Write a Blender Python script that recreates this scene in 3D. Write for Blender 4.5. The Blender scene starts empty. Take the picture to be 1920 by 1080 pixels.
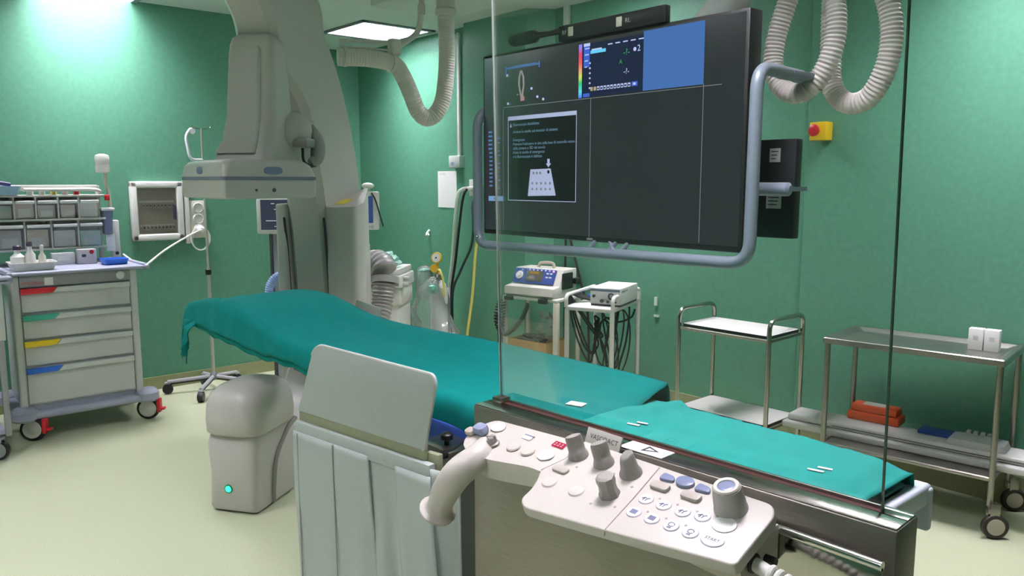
import bpy, bmesh, math, random
from mathutils import Matrix, Vector, noise
random.seed(7)
S = bpy.context.scene
COL = S.collection
PI = math.pi
# ------------------------------------------------------------------ materials
def lin(c):
    if isinstance(c, str):
        c = tuple(int(c[i:i+2], 16) / 255 for i in (0, 2, 4))
    return tuple((v / 12.92 if v <= .04045 else ((v + .055) / 1.055) ** 2.4) for v in c)
MATS = {}
def mat(name, col, rough=.5, metal=0., nscale=0, namt=0., bump=0., bscale=0, coat=0., spec=.5, stretch=None, sheen=0.):
    if name in MATS: return MATS[name]
    m = bpy.data.materials.new(name); m.use_nodes = True
    nt = m.node_tree; b = nt.nodes['Principled BSDF']
    c = lin(col)
    b.inputs['Base Color'].default_value = (*c, 1)
    b.inputs['Roughness'].default_value = rough
    b.inputs['Metallic'].default_value = metal
    b.inputs['Coat Weight'].default_value = coat
    b.inputs['Specular IOR Level'].default_value = spec
    b.inputs['Sheen Weight'].default_value = sheen
    m.diffuse_color = (*c, 1)
    tc = nt.nodes.new('ShaderNodeTexCoord')
    vec = tc.outputs['Object']
    if stretch:
        mp = nt.nodes.new('ShaderNodeMapping'); mp.inputs['Scale'].default_value = stretch
        nt.links.new(vec, mp.inputs['Vector']); vec = mp.outputs['Vector']
    nz = nt.nodes.new('ShaderNodeTexNoise')
    nz.inputs['Scale'].default_value = nscale or 60
    nz.inputs['Detail'].default_value = 3
    nt.links.new(vec, nz.inputs['Vector'])
    rp = nt.nodes.new('ShaderNodeValToRGB')
    a = namt or .03
    rp.color_ramp.elements[0].position = .3; rp.color_ramp.elements[1].position = .7
    rp.color_ramp.elements[0].color = (*[max(0, v * (1 - a)) for v in c], 1)
    rp.color_ramp.elements[1].color = (*[min(1, v * (1 + a)) for v in c], 1)
    nt.links.new(nz.outputs['Fac'], rp.inputs['Fac'])
    nt.links.new(rp.outputs['Color'], b.inputs['Base Color'])
    if bump:
        nb = nt.nodes.new('ShaderNodeTexNoise'); nb.inputs['Scale'].default_value = bscale or 200
        nt.links.new(vec, nb.inputs['Vector'])
        bn = nt.nodes.new('ShaderNodeBump'); bn.inputs['Strength'].default_value = bump; bn.inputs['Distance'].default_value = .004
        nt.links.new(nb.outputs['Fac'], bn.inputs['Height']); nt.links.new(bn.outputs['Normal'], b.inputs['Normal'])
    MATS[name] = m
    return m
def emit(name, col, strength=1.):
    if name in MATS: return MATS[name]
    m = bpy.data.materials.new(name); m.use_nodes = True
    nt = m.node_tree; nt.nodes.clear()
    e = nt.nodes.new('ShaderNodeEmission'); e.inputs['Color'].default_value = (*lin(col), 1); e.inputs['Strength'].default_value = strength
    o = nt.nodes.new('ShaderNodeOutputMaterial'); nt.links.new(e.outputs[0], o.inputs[0])
    m.diffuse_color = (*lin(col), 1)
    MATS[name] = m
    return m
def screenmat(name, col, strength, rough=.12):
    """a display: glossy dark front that also gives off its picture"""
    m = mat(name, '08090a', rough, nscale=5)
    b = m.node_tree.nodes['Principled BSDF']
    b.inputs['Emission Color'].default_value = (*lin(col), 1); b.inputs['Emission Strength'].default_value = strength
    return m
def clear(name, tint=(.94, .96, .95), refl=1.0, haze=0., rough=.02, ior=1.5):
    """thin clear sheet: what is behind it, tinted, plus its mirror reflection and a little scatter"""
    if name in MATS: return MATS[name]
    m = bpy.data.materials.new(name); m.use_nodes = True
    nt = m.node_tree; nt.nodes.clear()
    tr = nt.nodes.new('ShaderNodeBsdfTransparent'); tr.inputs[0].default_value = (*tint, 1)
    gl = nt.nodes.new('ShaderNodeBsdfGlossy'); gl.inputs['Roughness'].default_value = rough; gl.inputs[0].default_value = (1, 1, 1, 1)
    fr = nt.nodes.new('ShaderNodeFresnel'); fr.inputs['IOR'].default_value = ior
    mul = nt.nodes.new('ShaderNodeMath'); mul.operation = 'MULTIPLY'; mul.inputs[1].default_value = refl
    nt.links.new(fr.outputs[0], mul.inputs[0])
    mx = nt.nodes.new('ShaderNodeMixShader'); nt.links.new(mul.outputs[0], mx.inputs[0])
    base = tr.outputs[0]
    if haze:
        df = nt.nodes.new('ShaderNodeBsdfDiffuse'); df.inputs[0].default_value = (.85, .88, .87, 1)
        tl = nt.nodes.new('ShaderNodeBsdfTranslucent'); tl.inputs[0].default_value = (.85, .88, .87, 1)
        ad = nt.nodes.new('ShaderNodeMixShader'); ad.inputs[0].default_value = .4
        nt.links.new(df.outputs[0], ad.inputs[1]); nt.links.new(tl.outputs[0], ad.inputs[2])
        m2 = nt.nodes.new('ShaderNodeMixShader'); m2.inputs[0].default_value = haze
        nt.links.new(tr.outputs[0], m2.inputs[1]); nt.links.new(ad.outputs[0], m2.inputs[2]); base = m2.outputs[0]
    nt.links.new(base, mx.inputs[1]); nt.links.new(gl.outputs[0], mx.inputs[2])
    o = nt.nodes.new('ShaderNodeOutputMaterial'); nt.links.new(mx.outputs[0], o.inputs[0])
    m.diffuse_color = (*tint, .3)
    MATS[name] = m
    return m
# ------------------------------------------------------------------ mesh builder
def smooth_path(pts, sub=8, closed=False):
    pts = [Vector(p) for p in pts]; n = len(pts); out = []
    if n < 3: return pts
    rng = n if closed else n - 1
    for i in range(rng):
        p1, p2 = pts[i], pts[(i + 1) % n]
        p0 = pts[i - 1] if (i or closed) else p1 * 2 - p2
        p3 = pts[(i + 2) % n] if (i + 2 < n or closed) else p2 * 2 - p1
        for k in range(sub):
            t = k / sub
            out.append(.5 * ((2 * p1) + (p2 - p0) * t + (2 * p0 - 5 * p1 + 4 * p2 - p3) * t * t + (3 * p1 - p0 - 3 * p2 + p3) * t ** 3))
    if not closed: out.append(pts[-1])
    return out
def fillet(pts, r, seg=6, closed=False):
    """round the corners of a polyline with radius r"""
    pts = [Vector(p) for p in pts]; n = len(pts); out = []
    for i in range(n):
        if not closed and i in (0, n - 1): out.append(pts[i]); continue
        p, a, b = pts[i], pts[i - 1], pts[(i + 1) % n]
        rr = r[i] if isinstance(r, (list, tuple)) else r
        da, db = (a - p), (b - p)
        d = min(rr, da.length * .49, db.length * .49)
        if d < 1e-5: out.append(p); continue
        s, e = p + da.normalized() * d, p + db.normalized() * d
        for k in range(seg + 1):
            t = k / seg
            out.append((1 - t) ** 2 * s + 2 * t * (1 - t) * p + t * t * e)
    return out
def resample(path, step):
    path = [Vector(p) for p in path]; out = [path[0]]; acc = 0.; nxt = step
    for a, b in zip(path, path[1:]):
        L = (b - a).length
        while L > 0 and acc + L >= nxt:
            out.append(a.lerp(b, (nxt - acc) / L)); nxt += step
        acc += L
    if (out[-1] - path[-1]).length > step * .3: out.append(path[-1])
    return out
class MB:
    def __init__(s, M=None): s.v = []; s.f = []; s.mi = []; s.M = M or Matrix()
    def add(s, vs, fs, mi=0, M=None):
        o = len(s.v); T = s.M @ M if M is not None else s.M
        s.v += [T @ Vector(p) for p in vs]
        flip = T.determinant() < 0
        for f in fs:
            s.f.append(tuple(o + i for i in (reversed(f) if flip else f))); s.mi.append(mi)
        return s
    def box(s, x0, x1, y0, y1, z0, z1, bev=0, seg=2, mi=0, M=None):
        if x0 > x1: x0, x1 = x1, x0
        if y0 > y1: y0, y1 = y1, y0
        if z0 > z1: z0, z1 = z1, z0
        bm = bmesh.new(); bmesh.ops.create_cube(bm, size=1)
        for v in bm.verts:
            v.co = ((x0 + x1) / 2 + v.co.x * (x1 - x0), (y0 + y1) / 2 + v.co.y * (y1 - y0), (z0 + z1) / 2 + v.co.z * (z1 - z0))
        if bev:
            bmesh.ops.bevel(bm, geom=bm.edges[:], offset=min(bev, .49 * min(x1 - x0, y1 - y0, z1 - z0)), segments=seg, profile=.5, affect='EDGES')
        return s.bm(bm, mi, M)
    def bm(s, bm, mi=0, M=None):
        bm.verts.ensure_lookup_table(); bm.verts.index_update()
        s.add([v.co.copy() for v in bm.verts], [tuple(v.index for v in f.verts) for f in bm.faces], mi, M); bm.free(); return s
    def obox(s, c, ax, ay, hx, hy, hz, bev=0, mi=0, seg=2):
        """box about c with its x axis along ax and y axis along ay"""
        ax = Vector(ax).normalized(); ay = Vector(ay); ay = (ay - ax * ay.dot(ax)).normalized(); az = ax.cross(ay)
        M = Matrix(((ax.x, ay.x, az.x, c[0]), (ax.y, ay.y, az.y, c[1]), (ax.z, ay.z, az.z, c[2]), (0, 0, 0, 1)))
        return s.box(-hx, hx, -hy, hy, -hz, hz, bev, seg, mi, M)
    def tube(s, path, r, n=10, mi=0, cap=True, closed=False, flat=1.):
        path = [Vector(p) for p in path]; N = len(path); vs = []; fs = []
        rf = r if callable(r) else (lambda i, t: r)
        tang = []
        for i in range(N):
            a = path[i - 1] if (i or closed) else path[0]; b = path[(i + 1) % N] if (i < N - 1 or closed) else path[-1]
            t = (b - a); tang.append(t.normalized() if t.length > 1e-9 else Vector((0, 0, 1)))
        up = Vector((0, 0, 1)) if abs(tang[0].z) < .9 else Vector((1, 0, 0))
        nrm = (up - tang[0] * up.dot(tang[0])).normalized()
        for i in range(N):
            nrm = (nrm - tang[i] * nrm.dot(tang[i])).normalized(); bn = tang[i].cross(nrm)
            rr = rf(i, i / max(1, N - 1))
            for k in range(n):
                a = 2 * PI * k / n
                vs.append(path[i] + nrm * (math.cos(a) * rr * flat) + bn * (math.sin(a) * rr))
        for i in range(N if closed else N - 1):
            j = (i + 1) % N
            for k in range(n):
                k2 = (k + 1) % n
                fs.append((i * n + k, i * n + k2, j * n + k2, j * n + k))
        if cap and not closed:
            fs.append(tuple(reversed(range(n)))); fs.append(tuple((N - 1) * n + k for k in range(n)))
        return s.add(vs, fs, mi)
    def cyl(s, p0, p1, r, r2=None, n=20, mi=0):
        r2 = r if r2 is None else r2
        return s.tube([p0, p1], lambda i, t: r + (r2 - r) * t, n, mi)
    def lathe(s, prof, c=(0, 0, 0), ax=(0, 0, 1), n=24, mi=0, cap=True):
        """prof: (radius, height) pairs along ax"""
        ax = Vector(ax).normalized(); u = ax.orthogonal().normalized(); w = ax.cross(u); c = Vector(c); vs = []; fs = []
        m = len(prof)
        for r, h in prof:
            for k in range(n):
                a = 2 * PI * k / n; vs.append(c + ax * h + (u * math.cos(a) + w * math.sin(a)) * max(r, 1e-4))
        for i in range(m - 1):
            for k in range(n):
                k2 = (k + 1) % n; fs.append((i * n + k, i * n + k2, (i + 1) * n + k2, (i + 1) * n + k))
        if cap: fs.append(tuple(reversed(range(n)))); fs.append(tuple((m - 1) * n + k for k in range(n)))
        return s.add(vs, fs, mi)
    def prism(s, poly, h0, h1, M=None, bev=0, seg=2, mi=0):
        """extrude a 2-D polygon (counter-clockwise) from h0 to h1 along local z"""
        bm = bmesh.new()
        lo = [bm.verts.new((p[0], p[1], h0)) for p in poly]; hi = [bm.verts.new((p[0], p[1], h1)) for p in poly]
        n = len(poly)
        fb = bm.faces.new(list(reversed(lo))); ft = bm.faces.new(hi)
        for i in range(n): bm.faces.new((lo[i], lo[(i + 1) % n], hi[(i + 1) % n], hi[i]))
        bmesh.ops.recalc_face_normals(bm, faces=bm.faces[:])
        if bev:
            ed = [e for e in bm.edges if (fb in e.link_faces or ft in e.link_faces)]
            bmesh.ops.bevel(bm, geom=ed, offset=bev, segments=seg, profile=.5, affect='EDGES', clamp_overlap=True)
        return s.bm(bm, mi, M)
    def sphere(s, c, r, sc=(1, 1, 1), n=20, mi=0):
        bm = bmesh.new(); bmesh.ops.create_uvsphere(bm, u_segments=n, v_segments=max(8, n // 2), radius=r)
        for v in bm.verts: v.co = (c[0] + v.co.x * sc[0], c[1] + v.co.y * sc[1], c[2] + v.co.z * sc[2])
        return s.bm(bm, mi)
    def blob(s, c, r, sc, amp, fr, sub=3, mi=0, seed=0., zmin=None):
        bm = bmesh.new(); bmesh.ops.create_icosphere(bm, subdivisions=sub, radius=1)
        for v in bm.verts:
            d = 1 + amp * noise.noise(v.co * fr + Vector((seed, seed * 2, 3)))
            z = c[2] + v.co.z * r * sc[2] * d
            if zmin is not None: z = max(z, zmin)
            v.co = (c[0] + v.co.x * r * sc[0] * d, c[1] + v.co.y * r * sc[1] * d, z)
        return s.bm(bm, mi)
    def loft(s, rings, mi=0, cap=True):
        n = len(rings[0]); vs = [p for r in rings for p in r]; fs = []
        for i in range(len(rings) - 1):
            for k in range(n):
                k2 = (k + 1) % n; fs.append((i * n + k, i * n + k2, (i + 1) * n + k2, (i + 1) * n + k))
        if cap: fs.append(tuple(reversed(range(n)))); fs.append(tuple((len(rings) - 1) * n + k for k in range(n)))
        return s.add(vs, fs, mi)
    def grid(s, fn, nu, nv, mi=0):
        vs = [fn(i / nu, j / nv) for i in range(nu + 1) for j in range(nv + 1)]; fs = []
        for i in range(nu):
            for j in range(nv):
                a = i * (nv + 1) + j; fs.append((a, a + nv + 1, a + nv + 2, a + 1))
        return s.add(vs, fs, mi)
    def text(s, txt, size, M, mi=0, depth=0., align='LEFT'):
        c = bpy.data.curves.new('t', 'FONT'); c.body = txt; c.size = size; c.extrude = depth; c.align_x = align; c.resolution_u = 2
        o = bpy.data.objects.new('t', c); COL.objects.link(o)
        dg = bpy.context.evaluated_depsgraph_get(); dg.update(); me = o.evaluated_get(dg).to_mesh()
        vs = [v.co.copy() for v in me.vertices]; fs = [tuple(p.vertices) for p in me.polygons]
        o.evaluated_get(dg).to_mesh_clear(); bpy.data.objects.remove(o); bpy.data.curves.remove(c)
        return s.add(vs, fs, mi, M)
    def helix(s, path, R, r, turns, n=8, mi=0, per=14, ends=None):
        """a coiled cord of cord radius r wound with radius R round a path"""
        path = [Vector(p) for p in path]; L = [0.]
        for a, b in zip(path, path[1:]): L.append(L[-1] + (b - a).length)
        N = int(turns * per); out = []
        nrm = None; j = 0
        for i in range(N + 1):
            d = L[-1] * i / N
            while j < len(L) - 2 and L[j + 1] < d: j += 1
            t = (d - L[j]) / max(1e-9, L[j + 1] - L[j]); p = path[j].lerp(path[j + 1], t)
            tg = (path[min(j + 2, len(path) - 1)] - path[max(j - 1, 0)]).normalized()
            if nrm is None: nrm = tg.orthogonal().normalized()
            nrm = (nrm - tg * nrm.dot(tg)).normalized(); bn = tg.cross(nrm)
            a = 2 * PI * turns * i / N
            e = min(1, i / per, (N - i) / per) if ends else 1
            out.append(p + (nrm * math.cos(a) + bn * math.sin(a)) * R * e)
        return s.tube(out, r, n, mi)
def rr2(x0, x1, y0, y1, r, seg=5):
    return [(p.x, p.y) for p in fillet([(x0, y0, 0), (x1, y0, 0), (x1, y1, 0), (x0, y1, 0)], r, seg, True)]
def ring(x0, x1, y0, y1, z, r, seg=5, M=None):
    pts = [Vector((p[0], p[1], z)) for p in rr2(x0, x1, y0, y1, r, seg)]
    return [M @ p for p in pts] if M else pts
# frames: local xy drawn on a wall plane
def frame(o, ex, ey):
    ex = Vector(ex).normalized(); ey = Vector(ey).normalized(); ez = ex.cross(ey)
    return Matrix(((ex.x, ey.x, ez.x, o[0]), (ex.y, ey.y, ez.y, o[1]), (ex.z, ey.z, ez.z, o[2]), (0, 0, 0, 1)))
# ------------------------------------------------------------------ objects
RM = {}
def thing(name, label, cat, base=(0, 0, 0), rot=0., group=None):
    o = bpy.data.objects.new(name, None); COL.objects.link(o); o.empty_display_size = .05
    o.location = base; o.rotation_euler = (0, 0, math.radians(rot))
    o['label'] = label; o['category'] = cat
    if group: o['group'] = group
    RM[o] = Matrix.Translation(base) @ Matrix.Rotation(math.radians(rot), 4, 'Z')
    return o
def put(name, mb, mats, parent=None, label=None, cat=None, group=None, kind=None, local=False, sharp=38, smooth=True, mods=()):
    me = bpy.data.meshes.new(name)
    if not isinstance(mats, (list, tuple)): mats = [mats]
    vs = mb.v; off = Vector((0, 0, 0))
    if parent is not None:
        if not local:
            inv = RM[parent].inverted(); vs = [inv @ v for v in vs]
    elif kind != 'structure':
        lo = [min(v[i] for v in vs) for i in range(3)]; hi = [max(v[i] for v in vs) for i in range(3)]
        off = Vector(((lo[0] + hi[0]) / 2, (lo[1] + hi[1]) / 2, lo[2])); vs = [v - off for v in vs]
    me.from_pydata([tuple(v) for v in vs], [], mb.f); me.validate()
    for m in mats: me.materials.append(m)
    if len(mats) > 1 and len(me.polygons) == len(mb.mi): me.polygons.foreach_set('material_index', mb.mi)
    if smooth:
        me.polygons.foreach_set('use_smooth', [True] * len(me.polygons))
        if sharp: me.set_sharp_from_angle(angle=math.radians(sharp))
    me.update()
    o = bpy.data.objects.new(name, me); COL.objects.link(o)
    if parent is not None:
        o.parent = parent; RM[o] = RM[parent]
    else: o.location = off
    for k, v in (('label', label), ('category', cat), ('group', group), ('kind', kind)):
        if v: o[k] = v
    for mt, kw in mods:
        md = o.modifiers.new(mt.title(), mt)
        for k, v in kw.items(): setattr(md, k, v)
    return o
def copy_tree(o, parent=None):
    c = o.copy(); COL.objects.link(c)
    if parent is not None: c.parent = parent
    for ch in list(o.children): copy_tree(ch, c)
    return c
# ------------------------------------------------------------------ palette
GREEN = mat('green_wall_vinyl', '568d74', .42, nscale=35, namt=.07, bump=.08, bscale=300)
FLOORM = mat('pale_green_vinyl_floor', 'b7be9f', .38, nscale=230, namt=.13)
CEIL = mat('ceiling_paint', 'c9d3cd', .8, nscale=8, namt=.02)
SKIRT = mat('olive_skirting_vinyl', '8b8f68', .5, nscale=30, namt=.05)
PAINT = mat('warm_grey_paint', 'bbb9b3', .38, nscale=90, namt=.015)
PAINTD = mat('dark_grey_seam', '2b2b29', .6)  # dark grey of the cradle joints
BEIGE = mat('beige_console_plastic', 'c4beb7', .35, nscale=50, namt=.012)
BEIGED = mat('grey_beige_knob_plastic', '9c9892', .4, nscale=50, namt=.015)
LILAC = mat('lilac_plastic', '8f97b4', .35)
STEEL = mat('brushed_steel', '9c9890', .3, 1., nscale=8, namt=.08, stretch=(3, 3, 60))
STEELH = mat('brushed_steel_sheet', '938d85', .42, .85, nscale=6, namt=.10, stretch=(2, 40, 60))
CHROME = mat('polished_chrome', 'cfcdc8', .1, 1.)
WHITE = mat('white_plastic', 'e3e2de', .4, nscale=40, namt=.015)
WHITEM = mat('white_enamel_metal', 'dcdad4', .35, nscale=40, namt=.02)
CREAM = mat('cream_plastic', 'd5d2c4', .42)
BLACK = mat('black_plastic', '141517', .4, nscale=40, namt=.1)
RUBBER = mat('black_rubber', '1a1a1b', .75, nscale=60, namt=.1)
DGREY = mat('dark_grey_plastic', '3b3f45', .45)
BLUEGREY = mat('blue_grey_metal', '7d8894', .38, .1, nscale=40, namt=.03)
GREY = mat('mid_grey_plastic', '8d9092', .45)
LGREY = mat('cart_grey_metal', 'c2c5c4', .4, nscale=40, namt=.015)
CARTBLUE = mat('cart_lilac_grey_plastic', '9a9fb0', .42, nscale=40, namt=.015)
RED = mat('red_plastic', 'c0202c', .4)
TEAL = mat('teal_plastic', '3aa58b', .4)
YELLOW = mat('yellow_plastic', 'e2c81c', .4)
BLUE = mat('blue_plastic', '1f63c4', .4)
NAVY = mat('navy_plastic', '2a3f86', .4)
DRAPE2 = mat('bright_teal_drape_cloth', '26867f', .9, nscale=16, namt=.06, bump=.2, bscale=420, spec=.15)
DRAPE = mat('teal_drape_cloth', '00726d', .9, nscale=16, namt=.06, bump=.2, bscale=420, spec=.15)
LEADFAB = mat('grey_lead_vinyl', 'adb6b3', .55, nscale=50, namt=.02, bump=.06, bscale=90)
OLIVE = mat('olive_grey_strip', '8d9175', .6)
HOSE = mat('white_corrugated_plastic', 'e4dcd6', .4, nscale=40, namt=.02)
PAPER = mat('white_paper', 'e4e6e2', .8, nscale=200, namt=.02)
INK = mat('dark_ink', '2d3038', .7)
CARD = mat('brown_cardboard', 'b98c4e', .8, nscale=30, namt=.05)
ORANGE = mat('orange_plastic', 'd5501f', .45)
GLASSM = clear('leaded_glass', (.965, .975, .968), .35, haze=.004, ior=1.4)
FILM = clear('clear_bag_film', (.9, .93, .92), 1.2, haze=.24, rough=.12)
CLEARP = clear('clear_bin_plastic', (.96, .97, .96), .6, haze=.14, rough=.1)
SMOKED = clear('smoked_cover', (.86, .85, .82), .5, haze=.05, rough=.05)
# ------------------------------------------------------------------ camera
cam = bpy.data.objects.new('camera', bpy.data.cameras.new('camera')); COL.objects.link(cam)
TH, PITCH = math.radians(40.9), math.radians(7.65)
fwd = Vector((-math.cos(TH) * math.cos(PITCH), math.sin(TH) * math.cos(PITCH), -math.sin(PITCH)))
cam.location = (0, 0, 1.6); cam.rotation_euler = fwd.to_track_quat('-Z', 'Y').to_euler()
cam.data.sensor_width = 36; cam.data.lens = 1490 / 1920 * 36; cam.data.clip_start = .02
S.camera = cam
# ------------------------------------------------------------------ room
def struct(name, mb, m, **k): return put(name, mb, m, kind='structure', **k)
struct('floor', MB().box(-7.6, 3.2, -3.2, 4.7, -.1, 0), FLOORM, smooth=False)
LIGHTS = [(-6.2, 3.815, 'square ceiling light in the far corner above the hanging cable hose'),
          (-6.05, 1.51, 'square ceiling light over the drawer cart'),
          (-1.25, 3.75, 'square ceiling light over the steel instrument table'),
          (-1.25, 1.45, 'square ceiling light over the foot end of the table'),
          (-3.6, 3.76, 'added square ceiling light behind the very large screen'),  # unseen lamp, added to brighten the back wall
          (-3.5, -.35, 'added square ceiling light over the open floor'),  # out-of-view lamp, added as fill around the x-ray tube
          (-6.05, -.8, 'added square ceiling light over the left frame edge'),  # unseen, added for general illumination
          (-1.25, -.9, 'added square ceiling light above and behind the viewer')]  # another unseen lamp added to light the room
LH = .335
xs = sorted({-7.6, 3.2} | {x + s * LH for x, y, l in LIGHTS for s in (-1, 1)}); ys = sorted({-3.2, 4.7} | {y + s * LH for x, y, l in LIGHTS for s in (-1, 1)})
cl = MB()
for a, b in zip(xs, xs[1:]):
    for c_, d in zip(ys, ys[1:]):
        if not any(abs((a + b) / 2 - x) < LH and abs((c_ + d) / 2 - y) < LH for x, y, l in LIGHTS): cl.box(a, b, c_, d, 2.9, 3.05)
struct('ceiling', cl, CEIL, smooth=False)
struct('wall_left', MB().box(-7.5, -6.35, -3.1, 2.9, 0, 2.9).box(-7.6, -7.33, 2.9, 4.4, 0, 2.9), GREEN, smooth=False)
wb = [(-7.5, 4.6), (-7.5, 4.27), (-5.43, 4.27), (-5.43, 4.17), (-4.66, 4.17), (-4.53, 4.36), (-2.42, 4.36), (-2.41, 4.345), (3.1, 4.345), (3.1, 4.6)]
struct('wall_back', MB().prism(wb, 0, 2.9), GREEN, smooth=False)
struct('wall_right', MB().box(3, 3.1, -3.1, 4.5, 0, 2.9), GREEN, smooth=False)
struct('wall_front', MB().box(-7.5, 3.1, -3.1, -3, 0, 2.9), GREEN, smooth=False)
struct('baseboard_left', MB().box(-6.35, -6.338, -3, 2.905, 0, .1).box(-7.33, -7.318, 2.9, 4.27, 0, .1), SKIRT, smooth=False)
bb = MB()
for (x0, y0), (x1, y1) in zip(wb[1:-2], wb[2:-1]):
    d = Vector((x1 - x0, y1 - y0, 0)); bb.obox(((x0 + x1) / 2, (y0 + y1) / 2, .08), d, (-d.y, d.x, 0), d.length / 2 + .006, .011, .08)
struct('baseboard_back', bb, SKIRT, smooth=False)
# ------------------------------------------------------------------ ceiling lights
ALU = mat('satin_aluminium', '8a8d92', .4, .6)
DIFF = emit('lit_diffuser', 'fbf3ff', 82.)
def ceiling_light(x, y, label):
    h = LH - .002
    t = thing('ceiling_light', label, 'ceiling light', (x, y, 2.9), group='square ceiling lights')
    f = MB()
    for a in (-1, 1):
        f.box(x + a * (h - .012), x + a * (h + .03), y - h - .03, y + h + .03, 2.886, 2.8995, .003)
        f.box(x - h - .03, x + h + .03, y + a * (h - .012), y + a * (h + .03), 2.886, 2.8995, .003)
        f.box(x + a * h, x + a * (h - .004), y - h, y + h, 2.8995, 3.03)
        f.box(x - h, x + h, y + a * h, y + a * (h - .004), 2.8995, 3.03)
    f.box(x - h, x + h, y - h, y + h, 3.03, 3.04)
    put('frame', f, ALU, t, smooth=False)
    put('diffuser', MB().box(x - h + .006, x + h - .006, y - h + .006, y + h - .006, 2.972, 2.98), DIFF, t, smooth=False)
    sl = MB(); n = 7
    for k in range(1, n):
        yy = y - h + 2 * h * k / n; sl.box(x - h + .005, x + h - .005, yy - .0012, yy + .0012, 2.900, 2.958)
        xx = x - h + 2 * h * k / n; sl.box(xx - .0012, xx + .0012, y - h + .005, y + h - .005, 2.900, 2.958)
    put('louvre', sl, mat('louvre_aluminium', 'd9dcdc', .45, .7), t, smooth=False)
for l in LIGHTS: ceiling_light(*l)
# ------------------------------------------------------------------ drawer cart (front faces +x)
def caster(name, parent, x, y, r, axis, wheelm, tyre, forkm, z0, brake=None, w=.028):
    """wheel with hub, tyre and fork under (x, y, z0)"""
    ax = Vector((axis[0], axis[1], 0)).normalized(); c = Vector((x, y, r)); side = Vector((-ax.y, ax.x, 0))
    o = put(name, MB().lathe([(r * .35, -w * .5), (r * .8, -w * .55), (r * .97, -w * .4), (r, 0), (r * .97, w * .4), (r * .8, w * .55), (r * .35, w * .5)], c, ax, 28), tyre, parent)
    put('hub', MB().lathe([(r * .25, -w * .62), (r * .74, -w * .6), (r * .76, 0), (r * .74, w * .6), (r * .25, w * .62), (.006, w * .75)], c, ax, 28), wheelm, o)
    f = MB()
    for s in (-1, 1): f.obox(c + ax * s * (w * .72) + Vector((0, 0, r * .95)), ax, side, .003, r * .4, r * .2, .002)
    f.obox(c + Vector((0, 0, r * 1.12)), ax, side, w * .8, r * .42, .008, .003)
    f.cyl((x, y, r * 1.1), (x, y, z0), .011)
    put('fork', f, forkm, o)
    if brake:
        b = MB().obox(c + side * r * .95 + Vector((0, 0, r * .25)), side, ax, r * .16, w * .75, r * .62, .006)
        b.obox(c + side * r * 1.2 + Vector((0, 0, -r * .05)), side, ax, r * .28, w * .6, r * .1, .005)
        put('brake_pedal', b, brake, o)
    return o
ct = thing('drawer_cart', 'grey hospital cart with four colour-tabbed drawers under a rack of clear bins', 'medical cart', (-5.82, 1.18, 0))
bd = MB().box(-6.1, -5.575, .86, 1.50, .22, 1.0, .006)
put('body', bd, LGREY, ct)
for y in (.845, 1.515): put('corner_post', MB().box(-5.6, -5.55, y - .022, y + .022, .2, 1.03, .012, 3), LGREY, ct)
put('header', MB().box(-5.58, -5.553, .868, 1.492, .958, 1.03, .004), GREY, ct)
wt = MB().box(-6.12, -5.53, .80, 1.60, 1.03, 1.052, .012, 3)
for (a, b, c_, d) in ((-6.12, -5.53, .80, .825), (-6.12, -5.53, 1.575, 1.60), (-6.12, -6.1, .8, 1.6)): wt.box(a, b, c_, d, 1.045, 1.066, .008, 3)
wt.box(-5.56, -5.50, 1.575, 1.61, 1.025, 1.06, .016, 3)
wt.box(-5.56, -5.50, .80, .83, 1.025, 1.06, .014, 3)
put('worktop', wt, CARTBLUE, ct)
for z0, z1, tm, nm in ((.80, .955, RED, 'red'), (.635, .79, TEAL, 'green'), (.468, .628, YELLOW, 'yellow'), (.228, .46, BLUE, 'blue')):
    d = put('drawer', MB().box(-5.6, -5.556, .872, 1.488, z0 + .004, z1 - .004, .004), LGREY, ct, label='drawer with %s tab' % nm)
    hd = MB().prism([(1.04, z1 - .036), (1.488, z1 - .036), (1.488, z1 - .004), (1.07, z1 - .004)], 0, .02, frame((-5.556, 0, 0), (0, 1, 0), (0, 0, 1)), .004)
    put('handle', hd, mat('pale_grey_plastic', 'c9cccb', .4), d)
    put('colour_tab', MB().prism([(.868, z1 - .038), (1.038, z1 - .036), (1.066, z1 - .003), (.868, z1 - .003)], 0, .024, frame((-5.556, 0, 0), (0, 1, 0), (0, 0, 1)), .004), tm, d, label='%s tab' % nm)
bs = MB().prism(rr2(-6.13, -5.52, .79, 1.60, .06), .135, .185, None, .02, 3)
for x, y in ((-5.57, .84), (-5.57, 1.56), (-6.08, .84), (-6.08, 1.56)): bs.lathe([(.06, .13), (.075, .145), (.075, .19), (.05, .215), (.02, .22)], (x, y, 0), (0, 0, 1), 20)
bs.box(-6.08, -5.58, .86, 1.5, .18, .225)
put('base', bs, CARTBLUE, ct)
for x, y, b in ((-5.56, .88, RED), (-5.575, 1.565, RED), (-6.07, .87, None), (-6.07, 1.54, None)):
    caster('caster', ct, x, y, .075, (.82, -.57), mat('caster_grey', 'c4c4ba', .45), BLACK, GREY, .14, b, .034)
put('lock', MB().lathe([(.026, 0), (.026, .006), (.02, .009), (.012, .009)], (-5.553, 1.437, .995), (1, 0, 0)), mat('lock_grey', 'c3c6c6', .4), ct)
lb = MB().box(-5.5535, -5.5515, .875, 1.0, .968, 1.0, mi=0).text('EMERGENZA', .021, frame((-5.551, .877, .976), (0, 1, 0), (0, 0, 1)), 1)
put('header_label', lb, [GREY, RED], ct)
put('sticker', MB().box(-5.5535, -5.5513, 1.002, 1.05, .965, 1.012), PAPER, ct)
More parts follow.
